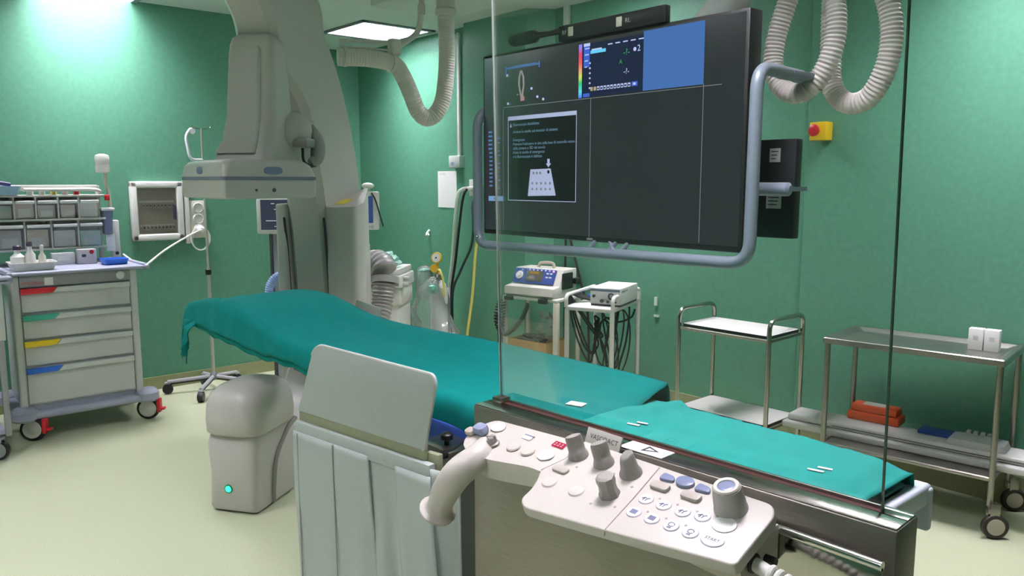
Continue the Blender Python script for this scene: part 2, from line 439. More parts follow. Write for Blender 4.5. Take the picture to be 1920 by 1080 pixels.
# bin rack, carried by the cart
rk = MB()
for y in (.80, 1.47): rk.box(-6.14, -6.10, y - .012, y + .012, 1.05, 1.57, .004)
rk.box(-6.15, -6.12, .6, 1.47, 1.535, 1.575, .004)
for z in (1.148, 1.341, 1.497): rk.box(-6.12, -5.96, .6, 1.475, z, z + .014, .003)
rk.box(-6.12, -6.11, .6, 1.47, 1.18, 1.5)
put('bin_rack', rk, mat('rack_grey', 'c6c8c2', .45), ct)
rows = [(1.356, 1.495, [.66, .815, .936, 1.059, 1.189, 1.311, 1.442]), (1.163, 1.339, [.66, .82, .986, 1.139, 1.299, 1.455])]
names = {0: ['lower', 'upper']}
PK = [mat('packet_white', 'eff0ee', .6), mat('packet_mint', 'cfe3dc', .6), mat('packet_rose', 'dcc9c8', .6), mat('packet_grey', 'd0ced2', .6), mat('packet_sand', 'dfd3c5', .6)]
ordw = ['nearest the left frame edge', 'leftmost', 'second from the left', 'third from the left', 'fourth from the left', 'at the right end']
for ri, (z0, z1, ys) in enumerate(rows):
    for k, (a, b) in enumerate(zip(ys, ys[1:])):
        bn = MB()
        h = z1 - z0
        prof = [(-6.1, z0), (-5.975, z0), (-5.945, z1 - .02), (-5.945, z1 - .012), (-6.1, z1 - .012)]
        # open box: front, bottom, two sides
        th = .003
        bn.box(-6.1, -5.975, a + .006, b - .006, z0, z0 + th)
        bn.add([(-5.975, a + .006, z0), (-5.975, b - .006, z0), (-5.945, b - .006, z1 - .02), (-5.945, a + .006, z1 - .02)], [(0, 1, 2, 3)])
        for y in (a + .006, b - .006): bn.add([(-6.1, y, z0), (-5.975, y, z0), (-5.945, y, z1 - .02), (-6.1, y, z1 - .02)], [(0, 1, 2, 3)])
        o = put('bin', bn, CLEARP, ct, smooth=False)
        put('bin_handle', MB().box(-5.95, -5.93, a + .01, b - .01, z1 - .04, z1 - .02, .003), mat('bin_lip', 'f0f2f0', .35), o)
        put('bin_side', MB().box(-6.1, -5.955, a - .004, a + .005, z0, z1), mat('rack_grey', 'aeb0a8'), o)
        rnd = random.Random(ri * 10 + k)
        hh = h * rnd.uniform(.55, .8); w = (b - a) * rnd.uniform(.68, .88); yc = (a + b) / 2
        pk = MB(); pm = PK[(ri * 2 + k) % 5]
        pk.box(-6.06, -5.982, yc - w / 2, yc + w / 2, z0 + .004, z0 + .004 + hh, .004)
        pk.box(-5.981, -5.978, yc - w * .35, yc + w * .35, z0 + .012, z0 + hh * .6, mi=1)
        colr = ['white', 'mint green', 'rose', 'grey', 'sand coloured'][(ri * 2 + k) % 5]
        put('packet', pk, [pm, PAPER], None, '%s packet in the %s row of clear bins, %s' % (colr, ['upper', 'lower'][ri], ordw[k]), 'packet', 'packets in the clear bins')
# things on the cart
for (x, y, m, lab, hgt, r) in ((-5.74, .90, PAPER, 'white round-shouldered bottle at the left of the white tray', .115, .040), (-5.72, .965, WHITE, 'tall white spray bottle in the middle of the white tray', .135, .030), (-5.69, 1.025, CREAM, 'small cream dropper bottle at the right of the white tray', .115, .021)):
    t = thing('bottle', lab, 'bottle', (x, y, 1.062), group='bottles in the white tray')
    put('bottle_body', MB().lathe([(r * .9, .0), (r, .006), (r, hgt * .62), (r * .45, hgt * .8), (r * .42, hgt)], (x, y, 1.062)), m, t)
    put('cap', MB().lathe([(r * .55, hgt), (r * .55, hgt + .022), (r * .4, hgt + .028)], (x, y, 1.062)), {'.': WHITE}.get('.') if r < .03 else mat('dark_cap', '3a2f45', .4), t)
tr = MB(); x0, x1, y0, y1, z0, z1 = -5.80, -5.60, .845, 1.09, 1.054, 1.10
tr.loft([ring(x0 + .015, x1 - .015, y0 + .015, y1 - .015, z0, .02), ring(x0, x1, y0, y1, z1, .025), ring(x0 - .006, x1 + .006, y0 - .006, y1 + .006, z1, .03), ring(x0 - .006, x1 + .006, y0 - .006, y1 + .006, z1 + .003, .03), ring(x0 + .003, x1 - .003, y0 + .003, y1 - .003, z1 + .003, .022), ring(x0 + .018, x1 - .018, y0 + .018, y1 - .018, z0 + .004, .018)])
put('tray', tr, WHITE, None, 'white plastic tray holding bottles on the drawer cart', 'tray')
tr = MB(); x0, x1, y0, y1, z0, z1 = -5.82, -5.66, 1.375, 1.53, 1.054, 1.09
tr.loft([ring(x0 + .012, x1 - .012, y0 + .012, y1 - .012, z0, .02), ring(x0, x1, y0, y1, z1, .025), ring(x0 + .004, x1 - .004, y0 + .004, y1 - .004, z1, .022), ring(x0 + .016, x1 - .016, y0 + .016, y1 - .016, z0 + .004, .016)])
put('tray', tr, BLUE, None, 'small bright blue tray on the right of the cart top', 'tray')
put('glove_box', MB().box(-5.97, -5.90, 1.12, 1.255, 1.053, 1.13, .003).box(-5.8995, -5.898, 1.15, 1.22, 1.08, 1.11, mi=1), [mat('box_white', 'cfd2d2', .6), PAPER], None, 'pale low carton on the cart top, left of the grey one', 'carton')
o = MB().box(-5.93, -5.85, 1.265, 1.375, 1.053, 1.15, .003).box(-5.8495, -5.848, 1.285, 1.31, 1.10, 1.118, mi=1).lathe([(.014, 0), (.014, .002)], (-5.8495, 1.345, 1.132), (1, 0, 0), 16, mi=2)
put('carton', o, [mat('box_grey', 'b9b6ba', .6), INK, RED], None, 'grey carton with a red round mark beside the blue tray', 'carton')
# on top of the rack
tr = MB(); x0, x1, y0, y1 = -6.1, -5.94, .62, .985
tr.loft([ring(x0 + .01, x1 - .01, y0 + .01, y1 - .02, 1.512, .02), ring(x0, x1, y0, y1, 1.565, .02), ring(x0 - .005, x1 + .006, y0, y1 + .006, 1.568, .02), ring(x0 + .004, x1 - .004, y0, y1 - .004, 1.568, .02), ring(x0 + .014, x1 - .014, y0, y1 - .024, 1.518, .02)])
put('tray', tr, mat('pale_blue_plastic', '9fc0d2', .4), None, 'pale blue tray on top of the bin rack', 'tray')
tq = MB().tube(smooth_path([(-6.0, .70, 1.585), (-6.02, .80, 1.60), (-5.97, .85, 1.592), (-5.98, .93, 1.578)], 6), .014, 8).blob((-6.0, .79, 1.59), .03, (1, 1.4, .7), .4, 2, 2)
put('tourniquet', tq, mat('dark_violet_rubber', '2c2858', .5), None, 'dark violet rolled band lying in the pale blue tray', 'band')
vm = [PK[0], PK[4], mat('vial_yellow', 'd8cf7a', .4), PK[2], RED]
vlab = ['white label', 'sand label', 'yellow label', 'rose label', 'red cap']
for k in range(5):
    y = 1.04 + k * .068
    t = thing('vial', 'small vial with %s on top of the bin rack' % vlab[k], 'vial', (-6.0, y, 1.511), group='vials on the bin rack')
    put('vial_body', MB().lathe([(.018, 0), (.019, .004), (.019, .03), (.009, .036)], (-6.0, y, 1.511), n=14), vm[k], t)
    put('cap', MB().lathe([(.01, .036), (.01, .046)], (-6.0, y, 1.511), n=14), [DGREY, DGREY, WHITE, RED, RED][k], t)
put('tube_rail', MB().tube(fillet([(-5.97, 1.0, 1.545), (-5.97, 1.42, 1.545), (-6.02, 1.47, 1.53), (-6.1, 1.47, 1.5)], .03), .012, 10), WHITE, ct)
put('red_clip', MB().box(-5.985, -5.945, 1.478, 1.505, 1.47, 1.508, .005), RED, ct)
sc = thing('sharps_container', 'small container with white lid and blue body hung beside the bin rack', 'container', (-6.0, 1.495, 1.24))
put('container_body', MB().loft([ring(-6.04, -5.97, 1.465, 1.515, 1.24, .01), ring(-6.045, -5.965, 1.46, 1.525, 1.40, .01)]), mat('container_blue', '6f7891', .4), sc)
put('lid', MB().box(-6.05, -5.96, 1.45, 1.535, 1.40, 1.418, .005), WHITE, sc)
put('packet', MB().box(-6.0, -5.975, 1.47, 1.528, 1.12, 1.238, .004), PK[0], None, 'white packet hanging under the sharps container', 'packet')
lm = thing('examination_lamp', 'white cylindrical lamp on a thin bent stem above the cart', 'lamp', (-6.06, 1.54, 1.06))
put('lamp_head', MB().lathe([(.03, -.062), (.045, -.058), (.047, -.03), (.044, .0), (.046, .012), (.046, .04), (.042, .058), (.02, .066)], (-6.05, 1.497, 1.72), (0, 0, 1)), mat('lamp_white', 'dcdcd4', .35), lm)
put('stem', MB().tube(smooth_path([(-6.05, 1.515, 1.668), (-6.05, 1.508, 1.60), (-6.05, 1.527, 1.50), (-6.06, 1.533, 1.3), (-6.06, 1.545, 1.07)], 6), .011, 10), CREAM, lm)
put('socket_column', MB().box(-6.085, -6.03, 1.522, 1.575, 1.068, 1.33, .008).lathe([(.012, 0), (.012, .004)], (-6.03, 1.55, 1.10), (1, 0, 0), 14, mi=1), [WHITE, BLACK], lm)
# ------------------------------------------------------------------ second cart at the frame edge
c2 = thing('utility_cart', 'grey cart cut off by the left frame edge beside the drawer cart', 'medical cart', (-5.55, .45, 0))
put('worktop', MB().box(-5.95, -5.20, .1, .765, 1.03, 1.06, .012, 3).box(-5.28, -5.20, .70, .785, 1.025, 1.07, .016, 3), CARTBLUE, c2)
put('side_panel', MB().box(-5.9, -5.25, .14, .735, .70, 1.03, .006), LGREY, c2)
for x, y in ((-5.27, .71), (-5.88, .71), (-5.27, .16), (-5.88, .16)): put('leg', MB().box(x - .016, x + .016, y - .016, y + .016, .14, 1.03, .005), GREY, c2)
put('lower_shelf', MB().box(-5.9, -5.27, .14, .70, .15, .18, .006), CARTBLUE, c2)
for x, y in ((-5.29, .66), (-5.88, .66), (-5.29, .2), (-5.88, .2)): caster('caster', c2, x, y, .06, (.8, -.6), GREY, BLACK, GREY, .15)
put('storage_bag', MB().blob((-5.58, .42, .36), .17, (1.3, 1.2, 1.0), .12, 2, 3, zmin=.182), mat('dark_bag', '24282c', .6), None, 'dark bag on the lower shelf of the cut-off cart', 'bag')
# ------------------------------------------------------------------ electrical cabinet on the left wall
eb = thing('electrical_cabinet', 'white wall cabinet with a smoked door over rows of switches', 'electrical cabinet', (-6.35, 1.92, 1.15))
fr = MB(); W = frame((-6.35, 0, 0), (0, 1, 0), (0, 0, 1))
for a, b, c_, d in ((1.735, 2.115, 1.155, 1.205), (1.735, 2.115, 1.55, 1.60), (1.735, 1.785, 1.155, 1.6), (2.065, 2.115, 1.155, 1.6)): fr.box(-6.35, -6.30, a, b, c_, d, .012, 3)
put('cabinet_frame', fr, WHITE, eb)
put('back_panel', MB().box(-6.349, -6.34, 1.78, 2.07, 1.2, 1.555).box(-6.34, -6.33, 1.8, 2.05, 1.44, 1.455, mi=1).box(-6.34, -6.33, 1.8, 2.05, 1.26, 1.275, mi=1), [mat('panel_taupe', 'b5b0a6', .5), WHITE], eb)
for z in (1.40, 1.235):
    sw = MB()
    for k in range(9):
        y = 1.815 + k * .027; sw.box(-6.34, -6.325, y, y + .022, z, z + .035, .002).box(-6.325, -6.318, y + .007, y + .015, z + .012, z + .024, mi=1)
    put('switch_row', sw, [mat('switch_grey', 'b9b7b0', .4), INK], eb)
put('door', MB().box(-6.312, -6.306, 1.787, 2.063, 1.207, 1.548), SMOKED, eb, smooth=False)
put('latch', MB().box(-6.306, -6.295, 2.035, 2.055, 1.31, 1.42, .004), mat('latch_navy', '33324f', .4), eb)
st = thing('socket_panel', 'white wall strip with round sockets and plugged white lead beside the cabinet', 'socket panel', (-6.35, 2.2, 1.12))
put('trunking', MB().box(-6.35, -6.31, 2.125, 2.16, 1.12, 1.62, .004), WHITE, st)
put('backplate', MB().box(-6.35, -6.325, 2.165, 2.29, 1.16, 1.45, .004), CREAM, st)
for z in (1.395, 1.31, 1.225): put('socket', MB().lathe([(.042, 0), (.042, .012), (.036, .016), (.034, .008), (.005, .008)], (-6.325, 2.228, z), (1, 0, 0), 24), WHITE, st)
pl = MB().lathe([(.03, 0), (.034, .01), (.03, .04), (.016, .06)], (-6.317, 2.228, 1.225), (1, 0, 0), 18).tube(smooth_path([(-6.26, 2.228, 1.225), (-6.24, 2.2, 1.22), (-6.22, 2.12, 1.19), (-6.1, 1.9, 1.10), (-5.9, 1.68, 1.0), (-5.75, 1.63, 1.02), (-5.9, 1.61, 1.05), (-6.02, 1.585, 1.09)], 8), .0075, 8)
for k in range(3):
    r = .075 + k * .008
    pl.tube([(-6.30 + .008 * k, 2.225 + math.cos(a) * r * .8, 1.14 + .03 * k * .3 + math.sin(a) * r) for a in [2 * PI * i / 28 for i in range(28)]], .0055, 6, closed=True)
put('power_lead', pl, mat('white_cable', 'e0e0da', .4), None, 'white power lead looped at the wall socket and trailing to the cart', 'cable')
# ------------------------------------------------------------------ IV stand
iv = thing('iv_stand', 'slim steel drip stand on black castors by the left wall', 'IV stand', (-6.05, 2.187, 0))
put('pole', MB().cyl((-6.05, 2.187, .085), (-6.05, 2.187, .95), .0125, n=14).cyl((-6.05, 2.187, .9), (-6.05, 2.187, 1.99), .008, n=12), mat('satin_steel', 'b9b8ae', .35, .5), iv)
put('height_clamp', MB().lathe([(.018, 0), (.022, .004), (.022, .04), (.018, .044)], (-6.05, 2.187, .895)), BLACK, iv)
hk = MB()
for s in (-1, 1): hk.tube(smooth_path([(-6.05, 2.187, 1.985), (-6.05, 2.187 + s * .045, 1.99), (-6.05, 2.187 + s * .065, 1.995), (-6.05, 2.187 + s * .07, 2.01)], 4), .004, 6)
put('hook', hk, CHROME, iv)
put('support_arm', MB().tube(fillet([(-6.05, 2.187, 1.757), (-6.05, 2.095, 1.757), (-6.05, 2.07, 1.93), (-6.05, 2.11, 1.985), (-6.05, 2.125, 1.965)], .04), .011, 10).lathe([(.02, -.012), (.02, .012)], (-6.05, 2.12, 1.965), (1, 0, 0), 14), mat('arm_white', 'dfe4ea', .3), iv)
put('hub', MB().lathe([(.03, .085), (.034, .09), (.03, .12), (.016, .14)], (-6.05, 2.187, 0)), ALU, iv)
for k in range(5):
    a = math.radians(-107 + 72 * k); d = Vector((math.cos(a), math.sin(a), 0)); R_ = .36 if k else .33
    if k in (2, 3): R_ = .22
    e = Vector((-6.05, 2.187, 0)) + d * R_
    if e.x < -6.30: R_ = .2; e = Vector((-6.05, 2.187, 0)) + d * R_
    lg = put('leg', MB().tube([Vector((-6.05, 2.187, .108)) + d * .02, Vector((e.x, e.y, .093))], .014, 8).tube([Vector((-6.05, 2.187, .092)) + d * .02, Vector((e.x, e.y, .08))], .012, 8, mi=1).obox((e.x, e.y, .084), d, (-d.y, d.x, 0), .02, .014, .008, .003), [mat('leg_light', 'a8a8ac', .3), BLACK], iv)
    put('castor', MB().lathe([(.01, -.022), (.036, -.02), (.039, -.007), (.039, .007), (.036, .02), (.01, .022)], (e.x, e.y, .039), (-d.y, d.x, .0), 20).cyl((e.x, e.y, .039), (e.x, e.y, .08), .009), BLACK, lg)
# ------------------------------------------------------------------ C-arm x-ray machine
ISO = Vector((-3.784, 1.558, 0)); GU = Vector((-.563, .8266, 0)).normalized(); GR = Vector((GU.y, -GU.x, 0))
CF = Matrix(((GU.x, -GR.x, 0, ISO.x), (GU.y, -GR.y, 0, ISO.y), (0, 0, 1, 0), (0, 0, 0, 1)))       # x away from the camera, y to its left, z up
CP = frame(ISO, GU, (0, 0, 1))                                                                       # x away, y up, z to the right
def cw(u, v, z): return CF @ Vector((u, v, z))
ca = thing('c_arm', 'large grey C-arm x-ray machine bent around the head end of the draped table', 'x-ray machine', (ISO.x + GU.x * .95, ISO.y + GU.y * .95, 0))
outer = [(-.03, 2.62), (.03, 2.47), (.135, 2.37), (.15, 2.14), (.30, 2.08), (.42, 1.98), (.475, 1.84), (.50, 1.70), (.54, 1.58), (.575, 1.42), (.60, 1.2), (.62, .94), (.58, .72), (.50, .54), (.36, .42), (.18, .36), (-.10, .34), (-.12, .05),
         (.10, .045), (.26, .05), (.50, .09), (.75, .20), (.95, .42), (1.07, .72), (1.11, 1.0), (1.115, 1.2), (1.10, 1.42), (1.05, 1.66), (.985, 1.86), (.91, 2.05), (.815, 2.22), (.73, 2.335), (.665, 2.41), (.66, 2.53), (.575, 2.62)]
arc = MB().prism([(p.x, p.y) for p in fillet([(a, b, 0) for a, b in outer], .10, 4, True)], -.118, .118, CP, .036, 1)
put('c_arc', arc, PAINT, ca, sharp=30)
# detector column with swollen foot
def cring(u0, u1, v0, v1, z, r): return ring(u0, u1, v0, v1, z, r, 6, CF)
col = MB().loft([cring(-.02, .30, -.15, .17, 1.66, .05), cring(-.01, .30, -.15, .165, 1.72, .06), cring(.03, .285, -.14, .148, 1.80, .06), cring(.06, .27, -.135, .135, 1.92, .055), cring(.075, .26, -.13, .127, 2.1, .05), cring(.085, .25, -.125, .118, 2.26, .05), cring(.095, .24, -.115, .108, 2.295, .05), cring(.12, .22, -.09, .085, 2.31, .03)])
put('detector_column', col, PAINT, ca, sharp=50)
pn = MB().loft([cring(-.02, .2, -.075, .15, 1.735, .02), cring(.022, .2, -.075, .128, 1.80, .02), cring(.045, .2, -.075, .113, 1.92, .02), cring(.058, .2, -.075, .106, 2.1, .02), cring(.068, .2, -.075, .10, 2.225, .02), cring(.082, .2, -.065, .09, 2.25, .02)])
put('column_panel', pn, PAINT, ca, sharp=50)
put('swivel_boss', MB().sphere(cw(.27, -.12, 1.845), .105, (1, 1, 1.0), 24), PAINT, ca)
put('swivel_grip', MB().tube(smooth_path([cw(.30, -.20, 1.875), cw(.31, -.235, 1.80), cw(.30, -.235, 1.72), cw(.27, -.215, 1.69)], 6), lambda i, t: .022 + .016 * math.sin(PI * t), 12).obox(cw(.24, -.2, 1.79), GU, GR, .05, .04, .022, .008), mat('grip_grey', '85857f', .4), ca)
put('grip_collar', MB().tube(smooth_path([cw(.22, -.2, 1.765), cw(.23, -.2, 1.70), cw(.27, -.225, 1.675), cw(.31, -.245, 1.70), cw(.325, -.25, 1.745)], 6), .007, 8), BLACK, ca)
# flat detector housing, turned square to the table
X0, X1, Y0, Y1 = -4.04, -3.5, 1.351, 1.80
dt = MB().loft([ring(X0 + .015, X1 - .015, Y0 + .015, Y1 - .015, 1.520, .018, 5), ring(X0 + .004, X1 - .004, Y0 + .004, Y1 - .004, 1.526, .018, 5), ring(X0, X1, Y0, Y1, 1.536, .018, 5), ring(X0, X1, Y0, Y1, 1.605, .018, 5)])
put('detector_housing', dt, PAINT, ca)
put('trim_band', MB().loft([ring(X0 - .002, X1 + .002, Y0 - .002, Y1 + .002, 1.605, .018, 5), ring(X0 - .002, X1 + .002, Y0 - .002, Y1 + .002, 1.621, .018, 5)]), mat('band_lilac_grey', '6f7683', .4), ca)
dt = MB().loft([ring(X0, X1, Y0, Y1, 1.621, .018, 5), ring(X0 + .02, X1 - .004, Y0 + .004, Y1 - .02, 1.672, .03, 5), ring(X0 + .05, X1 - .01, Y0 + .012, Y1 - .045, 1.69, .04, 5), ring(X0 + .12, X1 - .04, Y0 + .05, Y1 - .09, 1.70, .05, 5)])
put('detector_cover', dt, PAINT, ca, sharp=50)
def oval(c, ex, ey, hx, hy, t, n=24, p=3.):
    M_ = frame(c, ex, ey); pts = []
    for k in range(n):
        a = 2 * PI * k / n; ca_, sa = math.cos(a), math.sin(a)
        pts.append((math.copysign(abs(ca_) ** (2 / p), ca_) * hx, math.copysign(abs(sa) ** (2 / p), sa) * hy))
    return MB().prism(pts, 0, t, M_, t * .45, 2)
put('button', oval((X1 - .006, 1.585, 1.648), (0, 1, .0), (-.05, 0, 1), .045, .0175, .008), mat('button_lilac', '66738e', .4), ca)
put('button', oval((-3.79, Y0 + .006, 1.65), (1, 0, 0), (0, .05, 1), .035, .0175, .008), mat('button_lilac', '66738e'), ca)
for y, r in ((1.50, .006), (1.585, .009)): put('screw', MB().lathe([(r, 0), (r, .002), (r * .5, .003)], (X1 - .001, y, 1.56), (1, 0, 0), 14), DGREY, ca)
# x-ray tube housing at the bottom
tb = MB().loft([cring(-.20, .16, -.125, .128, .012, .03), cring(-.21, .17, -.13, .132, .03, .035), cring(-.205, .18, -.13, .13, .20, .04), cring(-.215, .18, -.138, .14, .34, .05), cring(-.19, .17, -.13, .132, .40, .05)])
put('tube_housing', tb, PAINT, ca, sharp=45)
gv = MB().tube(smooth_path([cw(.16, -.139, .385), cw(.07, -.142, .35), cw(-.03, -.139, .24), cw(-.06, -.136, .10), cw(-.06, -.132, .02)], 8), .012, 8, flat=1)
put('cover_seam', gv, mat('seam_grey', '8c8a83', .45), ca)
dm = MB().loft([cring(-.205, .165, -.14, .145, .385, .09), cring(-.225, .185, -.152, .155, .40, .10), cring(-.23, .19, -.156, .16, .46, .11), cring(-.225, .185, -.152, .156, .53, .11), cring(-.208, .168, -.137, .14, .582, .10), cring(-.165, .125, -.105, .105, .615, .085), cring(-.09, .05, -.05, .05, .63, .04)])
put('tube_cover', dm, PAINT, ca, sharp=60)
put('status_lamp', MB().lathe([(.016, 0), (.016, .004), (.008, .006)], cw(-.2105, .018, .125), -GU, 16), emit('lamp_green', '38ffb0', 2.2), ca)
put('status_lamp_rim', MB().lathe([(.022, 0), (.021, .003), (.016, .003)], cw(-.2105, .018, .125), -GU, 20), mat('rim_green', '1f7a5c', .4), ca)
# cradle round the arc
def cpr(poly, z0, z1, bev): return MB().prism(poly, z0, z1, CF, bev, 3)
crd = cpr([(p.x, p.y) for p in fillet([(.585, -.122, 0), (1.10, -.122, 0), (1.08, -.15, 0), (.70, -.30, 0), (.60, -.292, 0)], [.01, .005, .01, .05, .035], 5, True)], .25, 1.49, .03)
for i_, v_ in enumerate(crd.v):
    if v_.z > 1.3: crd.v[i_] = v_ + Vector((0, 0, -.03 + .20 * ((v_ - ISO).dot(GU) - .6)))
put('cradle', crd, PAINT, ca, sharp=50)
put('cradle_flank', cpr([(p.x, p.y) for p in fillet([(.575, .185, 0), (.565, .117, 0), (1.0, .117, 0), (1.0, .20, 0), (.66, .205, 0)], .02, 4, True)], .25, 1.475, .03), PAINT, ca, sharp=50)
for v in (.1225, -.1225):
    put('seam', MB().tube([cw(u, v, z) for u, z in ((.562, 1.40), (.578, 1.30), (.592, 1.15), (.603, .95), (.58, .75))], .0075, 8), PAINTD, ca)
put('warning_sticker', MB().obox(cw(.72, -.17, 1.4858), GR, GU + Vector((0, 0, .20)), .03, .06, .0012), mat('sticker_yellow', 'd9c832', .5), ca)
put('gantry_base', MB().prism([(p.x, p.y) for p in fillet([(.70, -.25, 0), (1.45, -.30, 0), (1.45, .35, 0), (.70, .30, 0)], .08, 4, True)], 0, .34, CF, .04, 3), PAINT, ca)
put('base_column', MB().prism([(p.x, p.y) for p in fillet([(.80, -.20, 0), (1.10, -.16, 0), (1.10, .28, 0), (.80, .24, 0)], .06, 4, True)], .3, 1.25, CF, .04, 3), PAINT, ca)
# short silver hose at the gantry
def corr(path, r, amp, pitch, n=18, mi=0, mb=None, taper=None, step=None):
    step = step or pitch / 6
    pth = resample(path, step)
    f = (lambda i, t: (r if taper is None else r + (taper - r) * t) + amp * math.cos(2 * PI * i * step / pitch))
    return (mb or MB()).tube(pth, f, n, mi)
GHOSE = mat('silver_grey_hose', 'a19f9b', .38, .15)
sh = thing('flexible_hose', 'short silver ribbed hose bent down beside the C-arm', 'hose', (-4.33, 2.6, 0))
HO = Vector((.09, .10, .02))
pth = [p + HO for p in smooth_path([(-4.66, 2.60, .90), (-4.64, 2.60, 1.0), (-4.56, 2.60, 1.055), (-4.47, 2.60, 1.03), (-4.43, 2.59, .95), (-4.42, 2.56, .82)], 10)]
put('hose', corr(pth[:34], .083, .004, .028), GHOSE, sh)
put('lower_hose', corr([p + HO for p in smooth_path([(-4.425, 2.575, .93), (-4.41, 2.55, .82), (-4.37, 2.50, .70), (-4.33, 2.45, .58), (-4.32, 2.45, .3), (-4.36, 2.45, .02)], 10)], .07, .005, .026, taper=.035), GHOSE, sh)
put('collar', MB().tube([HO + Vector((-4.435, 2.59, .97)), HO + Vector((-4.425, 2.58, .93))], .09, 20), GHOSE, sh)
put('hose_clip', MB().lathe([(.02, 0), (.02, .02)], HO + Vector((-4.31, 2.43, .68)), (1, -.5, 0), 12), mat('clip_pale', 'd8efe6', .3), sh)
put('deflector_plate', MB().obox((-3.57, 2.10, .925), (1, 0, -.06), (0, .25, 1), .125, .045, .006, .004), mat('plate_grey', 'a2a49f', .45), None, 'flat grey plate standing just beyond the table drape below the silver hose', 'plate')
# ------------------------------------------------------------------ hanging cable hose from the ceiling to the C-arm
hs = thing('cable_hose', 'white ribbed cable hose looping from the ceiling housing to the back of the C-arm', 'hose', (-4.08, 3.0, 2.72))
hp = smooth_path([(-4.083, 3.0, 2.72), (-4.083, 3.0, 2.57), (-4.08, 3.003, 2.35), (-4.078, 2.974, 2.123), (-4.095, 2.93, 2.02), (-4.124, 2.876, 1.985), (-4.14, 2.82, 2.03), (-4.145, 2.775, 2.13), (-4.155, 2.72, 2.24), (-4.163, 2.66, 2.298), (-4.181, 2.504, 2.315), (-4.245, 2.34, 2.312)], 8)
put('hose', corr(hp, .050, .0013, .016, 20), mat('hose_grey_white', 'd8d3ca', .42), hs)
put('top_collar', MB().lathe([(.06, 2.60), (.066, 2.61), (.066, 2.64), (.058, 2.65), (.058, 2.725)], (-4.083, 3.0, 0), (0, 0, 1), 24), mat('hose_grey_white', 'b9b3a8'), hs)
RODM = mat('rod_grey', 'd2cfc8', .3)
put('hanger_arm', MB().tube(fillet([(-4.137, 2.861, 2.725), (-4.139, 2.858, 2.60), (-4.154, 2.842, 2.49), (-4.15, 2.70, 2.40)], .07), .018, 12).cyl((-4.139, 2.858, 2.60), (-4.139, 2.858, 2.66), .024), RODM, hs)
put('joint', MB().box(-4.185, -4.125, 2.635, 2.705, 2.345, 2.44, .014, 3), RODM, hs)
put('support_rod', MB().cyl((-4.165, 2.64, 2.418), (-4.235, 2.345, 2.408), .011).cyl((-4.165, 2.64, 2.372), (-4.235, 2.345, 2.376), .006), RODM, hs)
for p, d in (((-4.163, 2.655, 2.30), (0, 1, -.08)), ((-4.228, 2.375, 2.315), (.2, 1, 0))):
    put('clamp', MB().lathe([(.0535, -.012), (.056, -.010), (.056, .010), (.0535, .012)], p, d, 24), RODM, hs)
put('ceiling_housing', MB().prism([(-4.70, 2.86), (-4.27, 2.82), (-3.65, 2.9), (-3.70, 3.55), (-4.66, 3.5)][:0] or rr2(-4.64, -3.75, 2.80, 3.43, .02), 2.72, 2.8995, None, .01, 2), mat('housing_white', 'c3c7c0', .5), None, 'large white box under the ceiling where the cable hose starts', 'ceiling housing')
# ------------------------------------------------------------------ patient monitor and cables at the far left of the C-arm
pm = thing('patient_monitor', 'white flat patient monitor on a grey column, half hidden behind the C-arm', 'monitor', (-5.31, 2.42, 0))
N_ = Vector((.80, -.6, 0)).normalized(); T_ = Vector((.6, .8, 0)); pc = Vector((-5.325, 2.445, 1.355))
put('monitor_case', MB().obox(pc, T_, (0, 0, 1), .155, .125, .03, .012), WHITE, pm)
sc_ = MB().obox(pc + N_ * .0305 + Vector((0, 0, .012)), T_, (0, 0, 1), .125, .105, .001, 0, 0)
for k in range(5): sc_.obox(pc + N_ * .0318 + T_ * (-.04 + .02 * (k % 3)) + Vector((0, 0, .09 - .04 * k)), T_, (0, 0, 1), .05 if k == 3 else .012, .003, .0005, 0, 1)
put('screen', sc_, [screenmat('monitor_slate_screen', '4a4f63', .5), emit('trace_white', 'cfd6e6', .6)], pm)
put('column', MB().obox(pc - N_ * .06 + Vector((0, 0, -.7)), T_, (0, 0, 1), .06, .64, .05, .008), mat('column_grey', '90979c', .4), pm)
put('column_edge', MB().obox(pc - N_ * .06 - T_ * .07 + Vector((0, 0, -.7)), T_, (0, 0, 1), .012, .64, .055, .004), DGREY, pm)
put('foot', MB().prism(rr2(-5.6, -5.1, 2.2, 2.7, .1), .0, .1, None, .02), CREAM, pm)
cb = MB()
for k in range(4):
    o = Vector((.012 * k, .01 * k, 0)); rn = random.Random(k)
    cb.tube(smooth_path([pc + T_ * (.02 + .02 * k) + N_ * .02 + Vector((0, 0, -.13)), pc + T_ * (.03 + .02 * k) + N_ * .05 + Vector((0, 0, -.25)), pc + T_ * (.0 + .03 * k) + N_ * .05 + Vector((0, 0, -.36)), pc + T_ * (.06 + .015 * k) + N_ * .06 + Vector((0, 0, -.48)), pc + T_ * (.05 + .02 * k) + N_ * .05 + Vector((0, 0, -.62))], 6), .006, 6)
cb.sphere(pc + T_ * .05 + N_ * .05 + Vector((0, 0, -.2)), .025).sphere(pc + T_ * .09 + N_ * .05 + Vector((0, 0, -.215)), .018)
put('sensor_cables', cb, mat('white_cable', 'e0e0da'), None, 'bundle of white sensor leads hanging below the half hidden patient monitor', 'cables')
